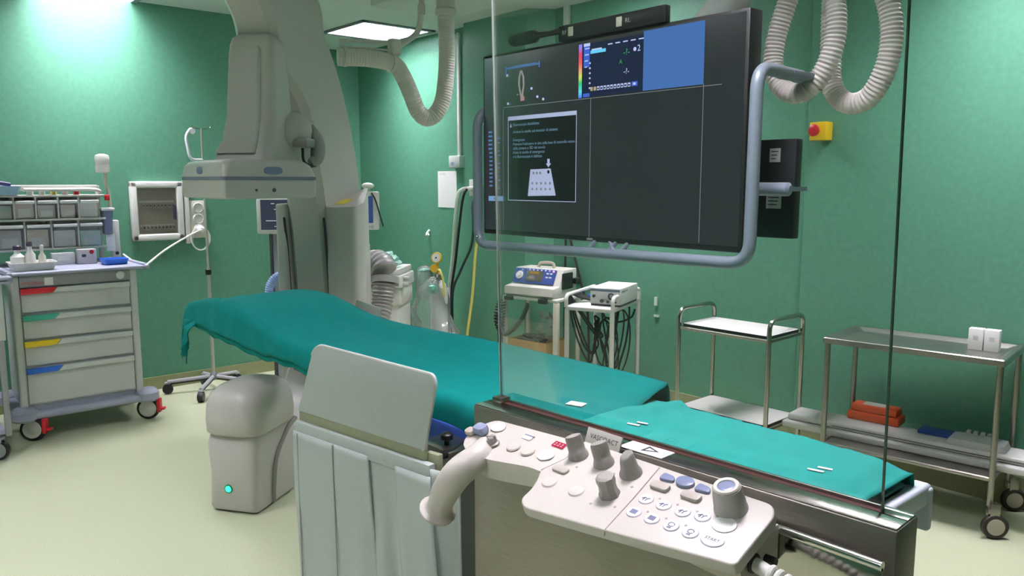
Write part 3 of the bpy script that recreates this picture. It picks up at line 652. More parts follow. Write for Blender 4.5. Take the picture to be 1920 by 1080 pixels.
put('breathing_hose', corr(smooth_path([pc + N_ * .09 + T_ * (-.07) + Vector((0, 0, -.62)), pc + N_ * .10 + T_ * (-.07) + Vector((0, 0, -.50)), pc + N_ * .10 + T_ * (-.02) + Vector((0, 0, -.42)), pc + N_ * .10 + T_ * .07 + Vector((0, 0, -.405)), pc + N_ * .10 + T_ * .12 + Vector((0, 0, -.47))], 8), .028, .002, .014, 12), mat('pale_blue_hose', '8fa9d8', .3), None, 'pale blue breathing hose arched in front of the grey monitor column', 'hose')
# ------------------------------------------------------------------ anaesthesia machine right of the C-arm
AR = 42
vt = thing('anaesthesia_machine', 'white anaesthesia machine between the C-arm and the gas cylinder', 'anaesthesia machine', (-5.27, 3.30, 0), AR)
put('cabinet', MB().box(-.15, .115, -.15, .2, .12, .80, .012).box(-.15, .135, -.165, .2, .66, .80, .012), WHITEM, vt, local=True)
put('module', MB().box(-.15, .15, -.19, .2, .80, .895, .014).box(-.14, .13, -.192, -.188, .815, .825, .001, mi=1), [WHITE, GREY], vt, local=True)
put('top_tray', MB().box(-.15, .13, -.17, .2, .895, .945, .012), WHITE, vt, local=True)
for z in (.825, .868): put('knob', MB().lathe([(.018, 0), (.018, .035), (.012, .045)], (.15, -.15 + (z - .825) * .5, z), (1, -.2, 0), 14), [mat('knob_grey', 'b6b6b2', .35)], vt, local=True)
for x, y in ((-.12, -.12), (.09, -.12), (-.12, .17), (.09, .17)): caster('caster', vt, *(RM[vt] @ Vector((x, y, 0))).xy, .05, (.7, -.7), GREY, BLACK, GREY, .13)
MBc = RM[vt] @ Vector((-.02, -.05, .985))
put('mask_bag', MB().blob(MBc, .08, (1.5, 1.3, .8), .5, 2.8, 4, seed=4, zmin=.946), [mat('bag_mint', 'b6e2d6', .25)], None, 'crumpled bag of mint green masks on top of the anaesthesia machine', 'bag')
rm = thing('infusion_monitor', 'small white device with a blue display beside the C-arm edge', 'monitor', (-5.6, 3.3, 0))
N2 = Vector((.83, -.55, 0)).normalized(); T2 = Vector((.55, .83, 0)).normalized(); p2 = Vector((-5.495, 3.262, 1.37))
put('case', MB().obox(p2, T2, (0, 0, 1), .085, .15, .035, .012), WHITE, rm)
sd = MB().obox(p2 + N2 * .0355 + T2 * .0 + Vector((0, 0, .01)), T2, (0, 0, 1), .038, .105, .001)
for k in range(7): sd.obox(p2 + N2 * .037 + T2 * (-.01) + Vector((0, 0, .085 - .025 * k)), T2, (0, 0, 1), .006 + .004 * (k % 3), .005, .0004, 0, 1)
put('display', sd, [screenmat('display_navy', '2f4a80', .7), emit('digits_pale', 'b7c9f0', .9)], rm)
for k in range(3): put('knob', MB().lathe([(.014, 0), (.014, .012)], p2 + N2 * .035 + T2 * (-.03 + .03 * k) + Vector((0, 0, -.125)), N2, 12), mat('knob_grey', 'b6b6b2'), rm)
put('signal_lamp', MB().sphere(p2 + Vector((0, 0, .195)), .05, (1, 1, .5), 18).cyl(p2 + Vector((0, 0, .14)), p2 + Vector((0, 0, .18)), .02), mat('lamp_white', 'dcdcd4'), rm)
put('stand', MB().cyl((-5.60, 3.14, .04), (-5.60, 3.14, 1.5), .016).obox((-5.54, 3.22, 1.37), T2, (0, 0, 1), .05, .03, .02).lathe([(.22, 0), (.22, .02), (.03, .05)], (-5.60, 3.14, 0)), GREY, rm)
put('probe_cord', MB().tube(smooth_path([p2 + N2 * .04 + T2 * .03 + Vector((0, 0, .14)), p2 + N2 * .05 + T2 * .06 + Vector((0, 0, .08)), p2 + N2 * .05 + T2 * .09 + Vector((0, 0, -.03)), p2 + N2 * .05 + T2 * .115 + Vector((0, 0, -.12))], 8), .006, 8), RUBBER, None, 'thin black lead hanging from the small device with the blue display', 'cable')
put('wall_hook', MB().lathe([(.02, 0), (.02, .012), (.01, .02)], (-6.8, 4.27, .9), (0, -1, 0), 12) if 0 else MB().tube(smooth_path([(-6.10, 4.268, 1.15), (-6.10, 4.24, 1.12), (-6.08, 4.225, 1.10), (-6.05, 4.22, 1.115)], 5), .012, 8), WHITE, None, 'tiny white hook on the green wall above the anaesthesia machine', 'hook')
# ------------------------------------------------------------------ far wall fittings
put('notice_sheet', MB().box(-5.955, -5.672, 4.2665, 4.2695, 1.365, 1.69).text('AVVISO', .03, frame((-5.93, 4.2662, 1.655), (1, 0, 0), (0, 0, 1)), 1), [PAPER, mat('pale_print', 'a9adaf', .7)], None, 'white paper sheet taped to the green wall left of the pillar', 'paper sheet')
cd = thing('cable_trunking', 'thin white vertical trunking ending in a small white box on the green wall', 'trunking', (-5.613, 4.27, 1.72))
put('trunking', MB().box(-5.63, -5.597, 4.245, 4.2695, 1.82, 2.86, .004), WHITE, cd)
put('junction_box', MB().box(-5.70, -5.54, 4.20, 4.2695, 1.715, 1.82, .008).box(-5.66, -5.62, 4.198, 4.2, 1.74, 1.765, mi=1), [mat('box_pale', 'c5cbc8', .45), mat('box_blue_mark', '7f9fc0', .5)], cd)
put('trunking', MB().box(-4.42, -4.36, 4.335, 4.3595, 1.2, 2.8995, .004), WHITE, None, 'white trunking on the far wall rising above the big screen', 'trunking')
wo = thing('gas_outlet', 'white wall outlet with gas hoses plugged in beside the big screen', 'wall outlet', (-5.3, 4.17, 1.5))
put('outlet_plate', MB().box(-5.34, -5.20, 4.145, 4.1695, 1.475, 1.615, .006), WHITE, wo)
for x in (-5.31, -5.255): put('outlet_valve', MB().cyl((x, 4.145, 1.54), (x - .01, 4.06, 1.535), .02, .016), WHITE, wo)
def gas(name, pts, r, m, lab): put(name, MB().tube(smooth_path(pts, 8), r, 10), m, None, lab, 'hose', 'hoses hanging from the gas outlet')
gas('gas_hose', [(-5.31, 4.06, 1.535), (-5.33, 4.03, 1.50), (-5.37, 4.03, 1.35), (-5.45, 4.05, .95), (-5.52, 4.06, .6), (-5.53, 4.08, .02)], .016, mat('pale_green_hose', 'cfe0d2', .35), 'thick white-green hose hanging from the gas outlet')
gas('gas_hose', [(-5.255, 4.06, 1.535), (-5.26, 4.03, 1.49), (-5.29, 4.02, 1.35), (-5.38, 4.03, .95), (-5.46, 4.04, .62), (-5.47, 4.06, .02)], .011, RUBBER, 'black hose hanging from the gas outlet')
gas('gas_hose', [(-5.21, 4.13, 1.55), (-5.08, 4.02, 1.55), (-4.98, 3.95, 1.45), (-4.965, 3.945, 1.25), (-5.0, 3.94, 1.0), (-5.044, 3.94, .653), (-5.10, 3.92, .29), (-5.12, 3.90, .02)], .012, mat('yellow_hose', 'cfc76a', .4), 'yellow hose hanging from the gas outlet')
gas('gas_hose', [(-5.21, 4.13, 1.5), (-5.14, 4.03, 1.42), (-5.10, 4.0, 1.2), (-5.14, 4.0, 1.05), (-5.28, 4.0, .85), (-5.42, 4.02, .62), (-5.44, 4.05, .02)], .011, mat('dark_teal_hose', '1d2f30', .5), 'dark hose curving left from behind the big screen to the cylinder')
es = thing('emergency_stop', 'yellow emergency stop box with red push button on the green wall', 'emergency stop', (-2.326, 4.345, 1.83))
put('box', MB().box(-2.356, -2.256, 4.265, 4.344, 1.828, 1.93, .006), mat('estop_yellow', 'e8c51e', .4), es)
put('push_button', MB().lathe([(.018, 0), (.018, .02), (.031, .022), (.033, .034), (.022, .042)], (-2.313, 4.265, 1.882), (0, -1, 0), 22), RED, es)
# ------------------------------------------------------------------ gas cylinder under a clear bag
cy = thing('oxygen_cylinder', 'white gas cylinder with yellow gauge under a clear plastic bag', 'gas cylinder', (-5.42, 3.88, 0))
put('cylinder_body', MB().lathe([(.06, .10), (.075, .115), (.075, .66), (.06, .74), (.03, .78)], (-5.42, 3.88, 0), (0, 0, 1), 28), mat('cylinder_white', 'e2e4e0', .35), cy)
put('valve', MB().lathe([(.03, .78), (.035, .79), (.035, .83), (.02, .84)], (-5.42, 3.88, 0)).cyl((-5.42, 3.88, .80), (-5.36, 3.84, .80), .015), CHROME, cy)
put('regulator', MB().lathe([(.034, -.02), (.036, 0), (.034, .022)], (-5.45, 3.86, .875), (.6, -.8, 0), 22).cyl((-5.42, 3.88, .83), (-5.43, 3.87, .93), .012), mat('regulator_yellow', 'd0a82a', .35), cy)
put('gauge', MB().lathe([(.044, -.014), (.048, 0), (.046, .016), (.04, .018)], (-5.425, 3.865, .965), (.6, -.8, .1), 26).lathe([(.036, .0185), (.036, .0195)], (-5.425, 3.865, .965), (.6, -.8, .1), 24, mi=1).lathe([(.008, .0196), (.008, .021)], (-5.425, 3.865, .965), (.6, -.8, .1), 10, mi=2), [mat('gauge_yellow', 'cfae3a', .35), PAPER, INK], cy)
put('supply_tube', MB().tube(smooth_path([(-5.38, 3.85, .87), (-5.34, 3.84, .86), (-5.30, 3.84, .78), (-5.29, 3.84, .65)], 6), .009, 8), mat('yellow_hose', 'cfc76a'), cy)
put('cylinder_cap', MB().lathe([(.032, .665), (.05, .68), (.05, .735), (.03, .75)], (-5.42, 3.82, 0), n=20), mat('mint_cap', '6fc7ae', .4), cy)
put('cart_base', MB().box(-5.56, -5.28, 3.74, 4.0, .06, .1, .01).cyl((-5.42, 3.98, .1), (-5.42, 3.98, .7), .014), WHITEM, cy)
for x, y in ((-5.53, 3.77), (-5.31, 3.77), (-5.53, 3.97), (-5.31, 3.97)): put('wheel', MB().lathe([(.01, -.012), (.03, -.012), (.03, .012), (.01, .012)], (x, y, .03), (.8, -.6, 0), 16), BLACK, cy)
put('water_bottle', MB().lathe([(.05, .60), (.055, .62), (.055, .78), (.045, .82), (.03, .83)], (-5.60, 3.86, 0), n=22).blob((-5.60, 3.86, .845), .05, (1, 1, .35), .3, 3, 2, mi=1), [CLEARP, mat('mint_cap', '6fc7ae')], cy)
def bagfn(c, prof, amp, seed):
    def fn(u, v):
        a = 2 * PI * v; i = u * (len(prof) - 1); k = min(int(i), len(prof) - 2); t = i - k
        r = [prof[k][q] * (1 - t) + prof[k + 1][q] * t for q in range(5)]
        w = 1 + amp * noise.noise(Vector((math.cos(a) * 2.2, math.sin(a) * 2.2, u * 4 + seed)))
        return Vector((c[0] + r[3] + math.cos(a) * r[0] * w, c[1] + r[4] + math.sin(a) * r[1] * w, r[2]))
    return fn
prof = [(.04, .04, .80, 0, 0), (.07, .06, .77, .0, -.01), (.13, .11, .70, -.03, -.01), (.165, .13, .60, -.03, -.01), (.20, .14, .50, -.03, -.02), (.215, .15, .42, .0, -.02), (.24, .16, .34, .06, -.02), (.20, .15, .24, .02, -.02), (.18, .14, .13, 0, -.02)]
put('plastic_bag', MB().grid(bagfn((-5.45, 3.86), prof, .22, 3.), 26, 44), FILM, None, 'clear plastic bag draped over the gas cylinder', 'plastic bag', sharp=0)
put('plastic_bag', MB().grid(bagfn((-5.60, 3.86), [(.03, .03, .885, 0, 0), (.075, .065, .86, 0, 0), (.085, .075, .80, 0, 0), (.09, .08, .70, .0, 0), (.10, .08, .60, .02, 0)], .18, 9.), 14, 28), FILM, None, 'smaller clear bag over the bottle left of the gas cylinder', 'plastic bag', sharp=0)
put('coiled_tubing', MB().tube([(-5.35 + .11 * math.cos(a) * (1 - .02 * (a // 6.28)), 3.70 + .07 * math.sin(a), .30 + .012 * a / 6.28 + .02 * math.sin(a * 2)) for a in [i * .3 for i in range(100)]], .012, 8), mat('clear_tube', 'd9dedb', .25), None, 'coil of pale tubing at the foot of the bagged gas cylinder', 'tubing')
# ------------------------------------------------------------------ defibrillator on a cart
DR = 14
dc = thing('equipment_cart', 'narrow cream metal cart carrying the defibrillator', 'cart', (-4.30, 4.02, 0), DR)
def L(mb, *a, **k): return put(*a, local=True, **k)
put('cart_top', MB().box(-.24, .24, -.17, .17, .735, .758, .006), WHITEM, dc, local=True)
for x, y in ((-.225, -.155), (.225, -.155), (-.225, .155), (.225, .155)):
    w = .022 if (x > 0 and y < 0) else .014
    put('leg', MB().box(x - w, x + w, y - .014, y + .014, .05, .735, .004), mat('cart_cream', 'c9c3b4', .4), dc, local=True)
    put('castor', MB().lathe([(.01, -.012), (.025, -.012), (.025, .012), (.01, .012)], (x, y, .0255), (.8, -.6, 0), 14).cyl((x, y, .03), (x, y, .06), .008), BLACK, dc, local=True)
put('lower_shelf', MB().box(-.235, .235, -.165, .165, .14, .158, .004), WHITEM, dc, local=True)
df = thing('defibrillator', 'white defibrillator with a sloping blue control panel', 'defibrillator', (-4.31, 4.02, .758), DR)
side = [(-.15, .0), (.16, .0), (.16, .20), (-.02, .20), (-.085, .085), (-.175, .075), (-.18, .02)]
put('case', MB().prism(side, -.215, .215, frame((0, 0, 0), (0, 1, 0), (0, 0, 1)), .012, 2), mat('defib_white', 'd9d5cb', .4), df, local=True)
sl = frame((-.0, -.0905, .092), (1, 0, 0), (0, .065, .115))
put('control_panel', MB().prism(rr2(-.2, .165, 0, .118, .008), 0, .006, sl, .002), NAVY, df, local=True)
put('panel_display', MB().box(-.09, .06, .015, .1, .006, .008, .002, M=sl).box(-.06, .02, .075, .095, .008, .0085, mi=1, M=sl).box(-.14, -.13, .1, .106, .006, .009, mi=2, M=sl), [mat('display_brown', '4b463c', .3), emit('digits_amber', 'e0b45a', .5), WHITE], df, local=True)
put('dial', MB().lathe([(.032, .006), (.032, .014), (.016, .016), (.014, .026)], sl @ Vector((-.145, .06, 0)), sl.to_3x3() @ Vector((0, 0, 1)), 22), WHITE, df, local=True)
bt = MB()
for k in range(6): bt.lathe([(.006, .006), (.006, .009)], sl @ Vector((-.07 + .035 * k, .108, 0)), sl.to_3x3() @ Vector((0, 0, 1)), 10)
for k in range(4): bt.box(.085 + .03 * (k % 2), .105 + .03 * (k % 2), .05 + .03 * (k // 2), .06 + .03 * (k // 2), .006, .009, M=sl)
put('button', bt, mat('button_pale', 'cfd2dd', .4), df, local=True)
put('indicator', MB().lathe([(.008, .006), (.008, .01)], sl @ Vector((.14, .105, 0)), sl.to_3x3() @ Vector((0, 0, 1)), 12), emit('indicator_pink', 'ff9fd0', 2), df, local=True)
put('paddle', MB().box(.216, .232, -.06, .08, .06, .18, .01).box(.216, .262, .08, .14, .09, .135, .01), BLACK, df, local=True)
put('carry_handle', MB().tube(smooth_path([(-.06, .06, .2), (-.04, .06, .232), (.06, .06, .235), (.08, .06, .2)], 6), .012, 8), mat('handle_sand', 'b7ab98', .5), df, local=True)
put('handset_cord', MB().helix(smooth_path([(-4.52, 3.80, .70), (-4.54, 3.79, .62), (-4.53, 3.78, .55), (-4.50, 3.78, .50)], 10), .022, .006, 10).helix(smooth_path([(-4.485, 3.80, .72), (-4.485, 3.79, .62), (-4.485, 3.78, .52)], 8), .016, .005, 9).tube(smooth_path([(-4.49, 3.78, .52), (-4.44, 3.77, .47), (-4.38, 3.77, .49), (-4.30, 3.80, .58), (-4.245, 3.83, .72)], 10), .013, 10).helix(smooth_path([(-4.42, 3.77, .475), (-4.34, 3.785, .53), (-4.285, 3.81, .61), (-4.25, 3.83, .70)], 8), .012, .005, 26).cyl((-4.50, 3.78, .52), (-4.495, 3.775, .40), .02, .018), RUBBER, None, 'black coiled cords and handset dangling in front of the defibrillator cart', 'cord')
put('cord_plug', MB().box(-.2, -.13, -.20, -.165, -.03, .0, .005, M=RM[df]).box(.1, .17, -.20, -.165, -.035, .0, .005, M=RM[df]), BLACK, None, 'pair of black plugs clipped under the defibrillator front', 'plugs')
cbx = thing('cardboard_box', 'open brown cardboard box full of cables under the defibrillator', 'box', (-4.33, 3.99, .158), DR - 4)
bx = MB()
for a in ((-.17, .19, -.125, -.119), (-.17, .19, .119, .125), (-.17, -.164, -.119, .119), (.184, .19, -.119, .119)): bx.box(*a, 0, .27)
bx.box(-.17, .19, -.125, .125, 0, .006)
put('carton', bx, CARD, cbx, local=True, smooth=False)
put('tape', MB().box(.05, .13, -.1262, -.1255, .0, .13), mat('tape_tan', 'cdb48c', .5), cbx, local=True)
ct_ = MB()
for k in range(7):
    rn = random.Random(k + 40); pts = [(-4.33 + rn.uniform(-.13, .14), 3.99 + rn.uniform(-.08, .08), .40 + rn.uniform(-.03, .06)) for _ in range(6)]
    ct_.tube(smooth_path(pts, 6), .008, 6)
put('loose_cables', ct_, RUBBER, None, 'tangle of black cables spilling from the cardboard box', 'cables')
put('wrapping_film', MB().grid(bagfn((-4.22, 4.0), [(.03, .03, .64, -.02, 0), (.07, .05, .58, .0, 0), (.09, .06, .50, .02, 0), (.08, .05, .45, 0, 0)], .5, 5.), 12, 20), FILM, None, 'crumpled clear film sticking out of the cardboard box', 'plastic bag', sharp=0)
# ------------------------------------------------------------------ white cart with the box unit
WR = 22; wc0 = (-3.574, 3.908, 0)
wc = thing('white_trolley', 'white enamel trolley with raised side rails under the white box unit', 'trolley', wc0, WR)
put('top_shelf', MB().box(-.165, .165, -.27, .27, .772, .80, .008, 3), WHITEM, wc, local=True)
put('lower_shelf', MB().box(-.16, .16, -.265, .265, .15, .172, .006, 3), WHITEM, wc, local=True)
for s in (-1, 1): put('side_rail', MB().tube(fillet([(s * .16, -.265, .79), (s * .16, -.265, .87), (s * .16, .265, .87), (s * .16, .265, .79)], .045), .0125, 12), WHITEM, wc, local=True)
for x in (-.155, .155):
    for y in (-.26, .26):
        lg = put('leg', MB().cyl((x, y, .055), (x, y, .78), .0155, n=14), WHITEM, wc, local=True)
        put('castor', MB().lathe([(.01, -.012), (.027, -.012), (.027, .012), (.01, .012)], (x, y, .0275), (.8, -.6, 0), 14).cyl((x, y, .03), (x, y, .06), .008), BLACK, lg, local=True)
eu = thing('box_unit', 'white box unit with knobs and a blue stripe on the white trolley', 'electronic unit', (-3.50, 3.93, .80), WR)
put('case', MB().box(-.105, .105, -.17, .17, .012, .12, .006), WHITE, eu, local=True)
put('front_panel', MB().box(-.1, .1, -.174, -.17, .02, .116, .001).box(-.1, .1, -.1755, -.174, .096, .112, mi=1), [WHITE, mat('stripe_slate', '6d7889', .5)], eu, local=True)
for x, z, r in ((-.075, .065, .010), (-.02, .035, .012), (.02, .032, .009), (.075, .03, .005)): put('knob', MB().lathe([(r, 0), (r, .012), (r * .6, .014)], (x, -.174, z), (0, -1, 0), 16), DGREY, eu, local=True)
put('connector', MB().tube([(.045 + .018 * math.cos(a), -.184, .068 + .018 * math.sin(a)) for a in [.7 + i * .4 for i in range(13)]], .006, 8), DGREY, eu, local=True)
put('side_label', MB().box(.105, .1062, -.15, -.09, .09, .104).box(.105, .1062, -.08, -.04, .092, .102), GREY, eu, local=True)
put('base_feet', MB().box(-.1, .1, -.165, .165, 0, .012), DGREY, eu, local=True)
WM = Matrix.Translation(wc0) @ Matrix.Rotation(math.radians(WR), 4, 'Z')
put('plug_connector', MB(WM).box(-.12, -.06, .0, .07, .801, .845, .01).box(-.10, -.05, .03, .09, .84, .87, .01), BLUE, None, 'bright blue connector on the white trolley beside the box unit', 'connector')
c_ = MB(WM)
for k in range(5): c_.tube(smooth_path([(-.07, .03 - .02 * k, .815), (-.13, -.02 - .02 * k, .835), (-.175, -.08 - .015 * k, .86), (-.20, -.12 + .02 * k, .80), (-.17 + .025 * k, -.05 + .05 * k, .55 - .05 * (k % 3)), (-.12 + .02 * k, .06 + .03 * k, .36 + .06 * (k % 4)), (-.10, .10, .50 + .04 * k), (-.08, .13, .66)], 8), .007, 6)
for k in range(7):
    r = .15 + .012 * k + .02 * math.sin(k * 5.1); c_.tube([(-.02 + .012 * k + .05 * math.cos(a + k), .12 + math.cos(a) * r * .55 + .03 * math.sin(k * 2.3), .50 + math.sin(a) * r * 1.15 + .03 * math.sin(k * 3.7)) for a in [2 * PI * i / 26 for i in range(26)]], .006, 6, closed=True)
put('cable_coils', c_, RUBBER, None, 'thick coils of black cable hanging inside the white trolley', 'cables')
c_ = MB(WM).tube(smooth_path([(.09, .22, .80), (.10, .24, .70), (.08, .24, .50), (.04, .22, .32), (.06, .15, .22), (.12, .02, .185)], 8), .007, 8).tube(smooth_path([(-.1, .25, .66), (.0, .27, .62), (.1, .27, .66), (.13, .27, .72)], 8), .007, 8)
for k in range(4): c_.tube(smooth_path([(-.05 + .02 * k, -.06 + .03 * k, .21 + .01 * k), (.03, -.16 + .02 * k, .24), (.12, -.10 + .02 * k, .20), (.10, .02 + .02 * k, .185), (.0, .06, .22 + .01 * k), (-.08, .0, .20)], 8), .009, 8)
put('power_cables', c_, RUBBER, None, 'black power lead dropping to a heap on the lower shelf of the white trolley', 'cable')
put('plastic_bag', MB(WM).blob((-.06, -.10, .24), .10, (1.0, 1.1, .75), .35, 2.5, 4, seed=2, zmin=.173), FILM, None, 'crumpled clear bag on the lower shelf of the white trolley', 'plastic bag')
put('hook_tape', MB().box(-3.50, -3.475, 4.345, 4.3595, .74, .80).box(-3.50, -3.46, 4.345, 4.3595, .66, .675), mat('clear_tape', 'c8dccf', .2), None, 'scraps of shiny tape on the wall right of the white trolley', 'tape')
# ------------------------------------------------------------------ steel two-shelf trolley
sx, sy = (-2.5, 3.868)
stt = thing('steel_trolley', 'chrome trolley with two empty white shelves', 'trolley', (sx, sy, 0), 1.5)
for z in (.79, .305):
    b = put('shelf', MB().prism(rr2(-.275, .275, -.165, .165, .03), z - .014, z, None, .003), mat('laminate_white', 'e3dfdb', .35), stt, local=True)
    put('shelf_edging', MB().prism(rr2(-.278, .278, -.168, .168, .032), z - .016, z - .0005, None), BLACK, b, local=True)
    put('shelf_frame', MB().tube([(-.28, -.172, z - .027), (.28, -.172, z - .027), (.28, .172, z - .027), (-.28, .172, z - .027)], .009, 8, closed=True), STEEL, stt, local=True)
for s in (-1, 1): put('end_frame', MB().tube(fillet([(s * .285, -.178, .06), (s * .285, -.178, .875), (s * .285, .178, .875), (s * .285, .178, .06)], .06, 8), .0125, 14), mat('trolley_chrome', 'b5b2ab', .2, 1.), stt, local=True)
for x in (-.285, .285):
    for y in (-.178, .178): put('castor', MB().lathe([(.01, -.012), (.03, -.012), (.03, .012), (.01, .012)], (x, y, .0305), (.8, -.6, 0), 16).cyl((x, y, .035), (x, y, .07), .009), RUBBER, stt, local=True)
# ------------------------------------------------------------------ steel instrument table
ix, iy, IR = -1.585, 4.045, 7.0
it = thing('instrument_table', 'stainless steel instrument table with a raised rim at the right wall', 'table', (ix, iy, 0), IR)
hx, hy, zt = .40, .225, .82
put('tabletop', MB().loft([ring(-hx, hx, -hy, hy, zt - .03, .012), ring(-hx, hx, -hy, hy, zt - .004, .012), ring(-hx + .004, hx - .004, -hy + .004, hy - .004, zt, .012), ring(-hx + .02, hx - .02, -hy + .02, hy - .02, zt, .012), ring(-hx + .05, hx - .05, -hy + .05, hy - .05, zt - .018, .02), ring(-.05, .05, -.03, .03, zt - .019, .02)]), mat('tray_steel', 'b5b2ac', .33, 1., nscale=5, namt=.06), it, local=True, sharp=25)
for x, y in ((-hx + .02, -hy + .02), (hx - .02, -hy + .02), (-hx + .02, hy - .02), (hx - .02, hy - .02)):
    lg = put('leg', MB().cyl((x, y, .12), (x, y, zt - .03), .0135, n=14), STEEL, it, local=True)
    c0 = Vector((x + .03, y - .015, .058)); a_ = Vector((.55, -.83, 0)).normalized()
    w = put('castor', MB().lathe([(.012, -.014), (.053, -.013), (.058, -.006), (.058, .006), (.053, .013), (.012, .014)], c0, a_, 28), mat('castor_black', '2a2622', .6), lg, local=True)
    put('hub', MB().lathe([(.006, -.018), (.038, -.0155), (.038, .0155), (.006, .018)], c0, a_, 20), mat('castor_cream', 'a9a291', .5), w, local=True)
    sd = Vector((-a_.y, a_.x, 0)); f_ = MB()
    for s in (-1, 1): f_.obox(c0 + a_ * s * .019 + Vector((-.010, .005, .045)), a_, sd, .002, .020, .06, .001)
    f_.cyl((x, y, .10), (x, y, .14), .013).obox(c0 + Vector((-.014, .007, .072)), a_, sd, .021, .026, .014, .003)
    put('fork', f_, STEEL, w, local=True)
fr = MB()
for y in (-hy + .02, hy - .02): fr.tube([(-hx + .02, y, .265), (hx - .02, y, .265)], .012, 10)
for x in (-hx + .02, hx - .02): fr.tube([(x, -hy + .02, .265), (x, hy - .02, .265)], .012, 10)
put('lower_frame', fr, STEEL, it, local=True)
put('lower_shelf', MB().box(-hx + .02, hx - .02, -hy + .02, hy - .02, .265, .272), STEELH, it, local=True)
IM = Matrix.Translation((ix, iy, 0)) @ Matrix.Rotation(math.radians(IR), 4, 'Z')
for k, (x, lab) in enumerate(((.225, 'left of the two small white cartons on the steel table'), (.292, 'right of the two small white cartons on the steel table'))):
    put('medicine_carton', MB(IM).box(x - .031, x + .031, .03, .08, .8185 - .016, .905, .002).box(x - .01, x + .012, .0292, .0298, .85, .872, mi=1), [PAPER, mat('print_grey', 'c2c6c9', .6)], None, lab, 'carton', 'white cartons on the steel table')
dv = thing('long_white_unit', 'long white plastic unit lying on the lower shelf of the steel table', 'equipment', (ix - .03, iy, .272), IR)
put('upper_body', MB().box(-.60, .74, -.07, .10, .31 - .272, .345 - .272, .012, 3), mat('unit_white', 'd0cfcc', .45), dv, local=True)
put('lower_body', MB().box(-.62, .72, -.10, .08, .0, .036, .01, 3), mat('unit_white', 'd0cfcc'), dv, local=True)
put('seam_line', MB().box(-.36, .74, -.0712, -.0702, .05, .054), DGREY, dv, local=True)
ob = thing('orange_case', 'orange plastic case with a pale label under the steel table', 'case', (ix - .235, iy + .075, .345), IR)
put('case_body', MB().box(-.13, .13, -.055, .06, .001, .045, .008).box(-.115, .115, -.045, .05, .045, .085, .01), ORANGE, ob, local=True)
put('label', MB().box(-.06, .05, -.03, .035, .0855, .0865), mat('label_grey', 'b9b7b0', .6), ob, local=True)
put('blue_folder', MB(IM).box(.0, .24, .03, .13, .346, .362, .004), mat('folder_blue', '1d3f86', .5), None, 'dark blue folder lying between the orange case and the pale tool', 'folder')
tl = MB(IM).loft([[IM.inverted() @ (IM @ Vector(p)) for p in ring(.14, .40, -.05, .09, .346, .02)], ring(.16, .39, -.045, .085, .375, .02), ring(.19, .37, -.03, .07, .382, .02)])
for k in range(4): tl.box(.21 + .03 * k, .23 + .03 * k, .06, .09, .375, .395, .004)
put('plastic_cover', tl, mat('cover_grey', 'b3b4b3', .5), None, 'pale grey moulded cover at the right end of the white unit', 'cover')
# ------------------------------------------------------------------ big screen on the ceiling boom
bs = thing('display_screen', 'very large black screen in a grey tube frame hung over the table', 'screen', (-2.08, 2.24, 1.37))
MX0 = -2.73
put('screen_case', MB().box(-2.735, -1.428, 2.203, 2.275, 1.372, 2.13, .008).box(-2.5, -1.65, 2.275, 2.33, 1.5, 2.0, .02), mat('screen_black', '151617', .45), bs)
SB = screenmat('screen_dark_picture', '383c40', .6, .15)
put('screen', MB().box(-2.722, -1.441, 2.2015, 2.204, 1.392, 2.118), SB, bs, smooth=False)
SM = frame((MX0, 2.2, 0), (1, 0, 0), (0, 0, 1))            # x along the screen, y up, z towards the viewer
E_LINE = emit('screen_line', '868b90', .9); E_TXT = emit('screen_text', '7fa6c4', .9); E_WHITE = emit('screen_white', 'c6d2ff', 1.); E_BLUE = emit('screen_blue', '4a74b6', 1.); E_NAVY = emit('screen_navy', '26314c', .8)
E_CY = emit('screen_cyan', '6fd6ff', 1.); E_GR = emit('screen_green', '4fc06a', .8); E_PINK = emit('screen_pink', 'c79a9a', .8); E_DK = emit('screen_inset', '23292b', .7); E_OR = emit('screen_sand', 'c9b58a', .8); E_BAR = emit('screen_steelblue', '5b7fb4', .9)
def R(mb, x0, x1, y0, y1, mi, lvl=1): mb.box(x0, x1, y0, y1, .0004 * lvl, .0004 * lvl + .0003, mi=mi, M=SM)
g = MB()
for a in ((.134, .136, 1.397, 1.90), (.637, .639, 1.389, 1.905), (1.139, 1.141, 1.398, 1.913), (.135, 1.21, 1.905, 1.907)): R(g, *a, 0)
put('grid_lines', g, E_LINE, bs, smooth=False)
put('blue_window', (lambda m: (R(m, .886, 1.139, 1.912, 2.113, 0), m)[1])(MB()), E_BLUE, bs, smooth=False)
u = MB()
R(u, .575, .884, 1.912, 2.104, 0)
R(u, .60, .63, 2.02, 2.10, 5, 2); R(u, .60, .632, 2.095, 2.106, 1, 3)
R(u, .634, .71, 2.066, 2.078, 2, 2); R(u, .64, .69, 2.078, 2.083, 1, 2)
for k in range(5): R(u, .72 + .036 * k, .742 + .036 * k, 2.088, 2.092, 1, 2)
for k in range(4): R(u, .606, .63 - .004 * k, 2.085 - .022 * k, 2.089 - .022 * k, 1, 3)
for k in range(6): R(u, .628, .636, 2.03 - .018 * k, 2.036 - .018 * k, 1, 2)
for k in range(12): R(u, .636 + .0165 * k, .648 + .0165 * k, 1.932, 1.946, 4 if k < 2 else 1, 2)
for k in range(12):
    if k > 1: R(u, .638 + .0165 * k, .646 + .0165 * k, 1.935, 1.941, 0, 3)
R(u, .835, .862, 1.932, 1.948, 5, 2); R(u, .842, .854, 1.936, 1.944, 1, 3)
R(u, .598, .632, 1.912, 1.925, 5, 2)
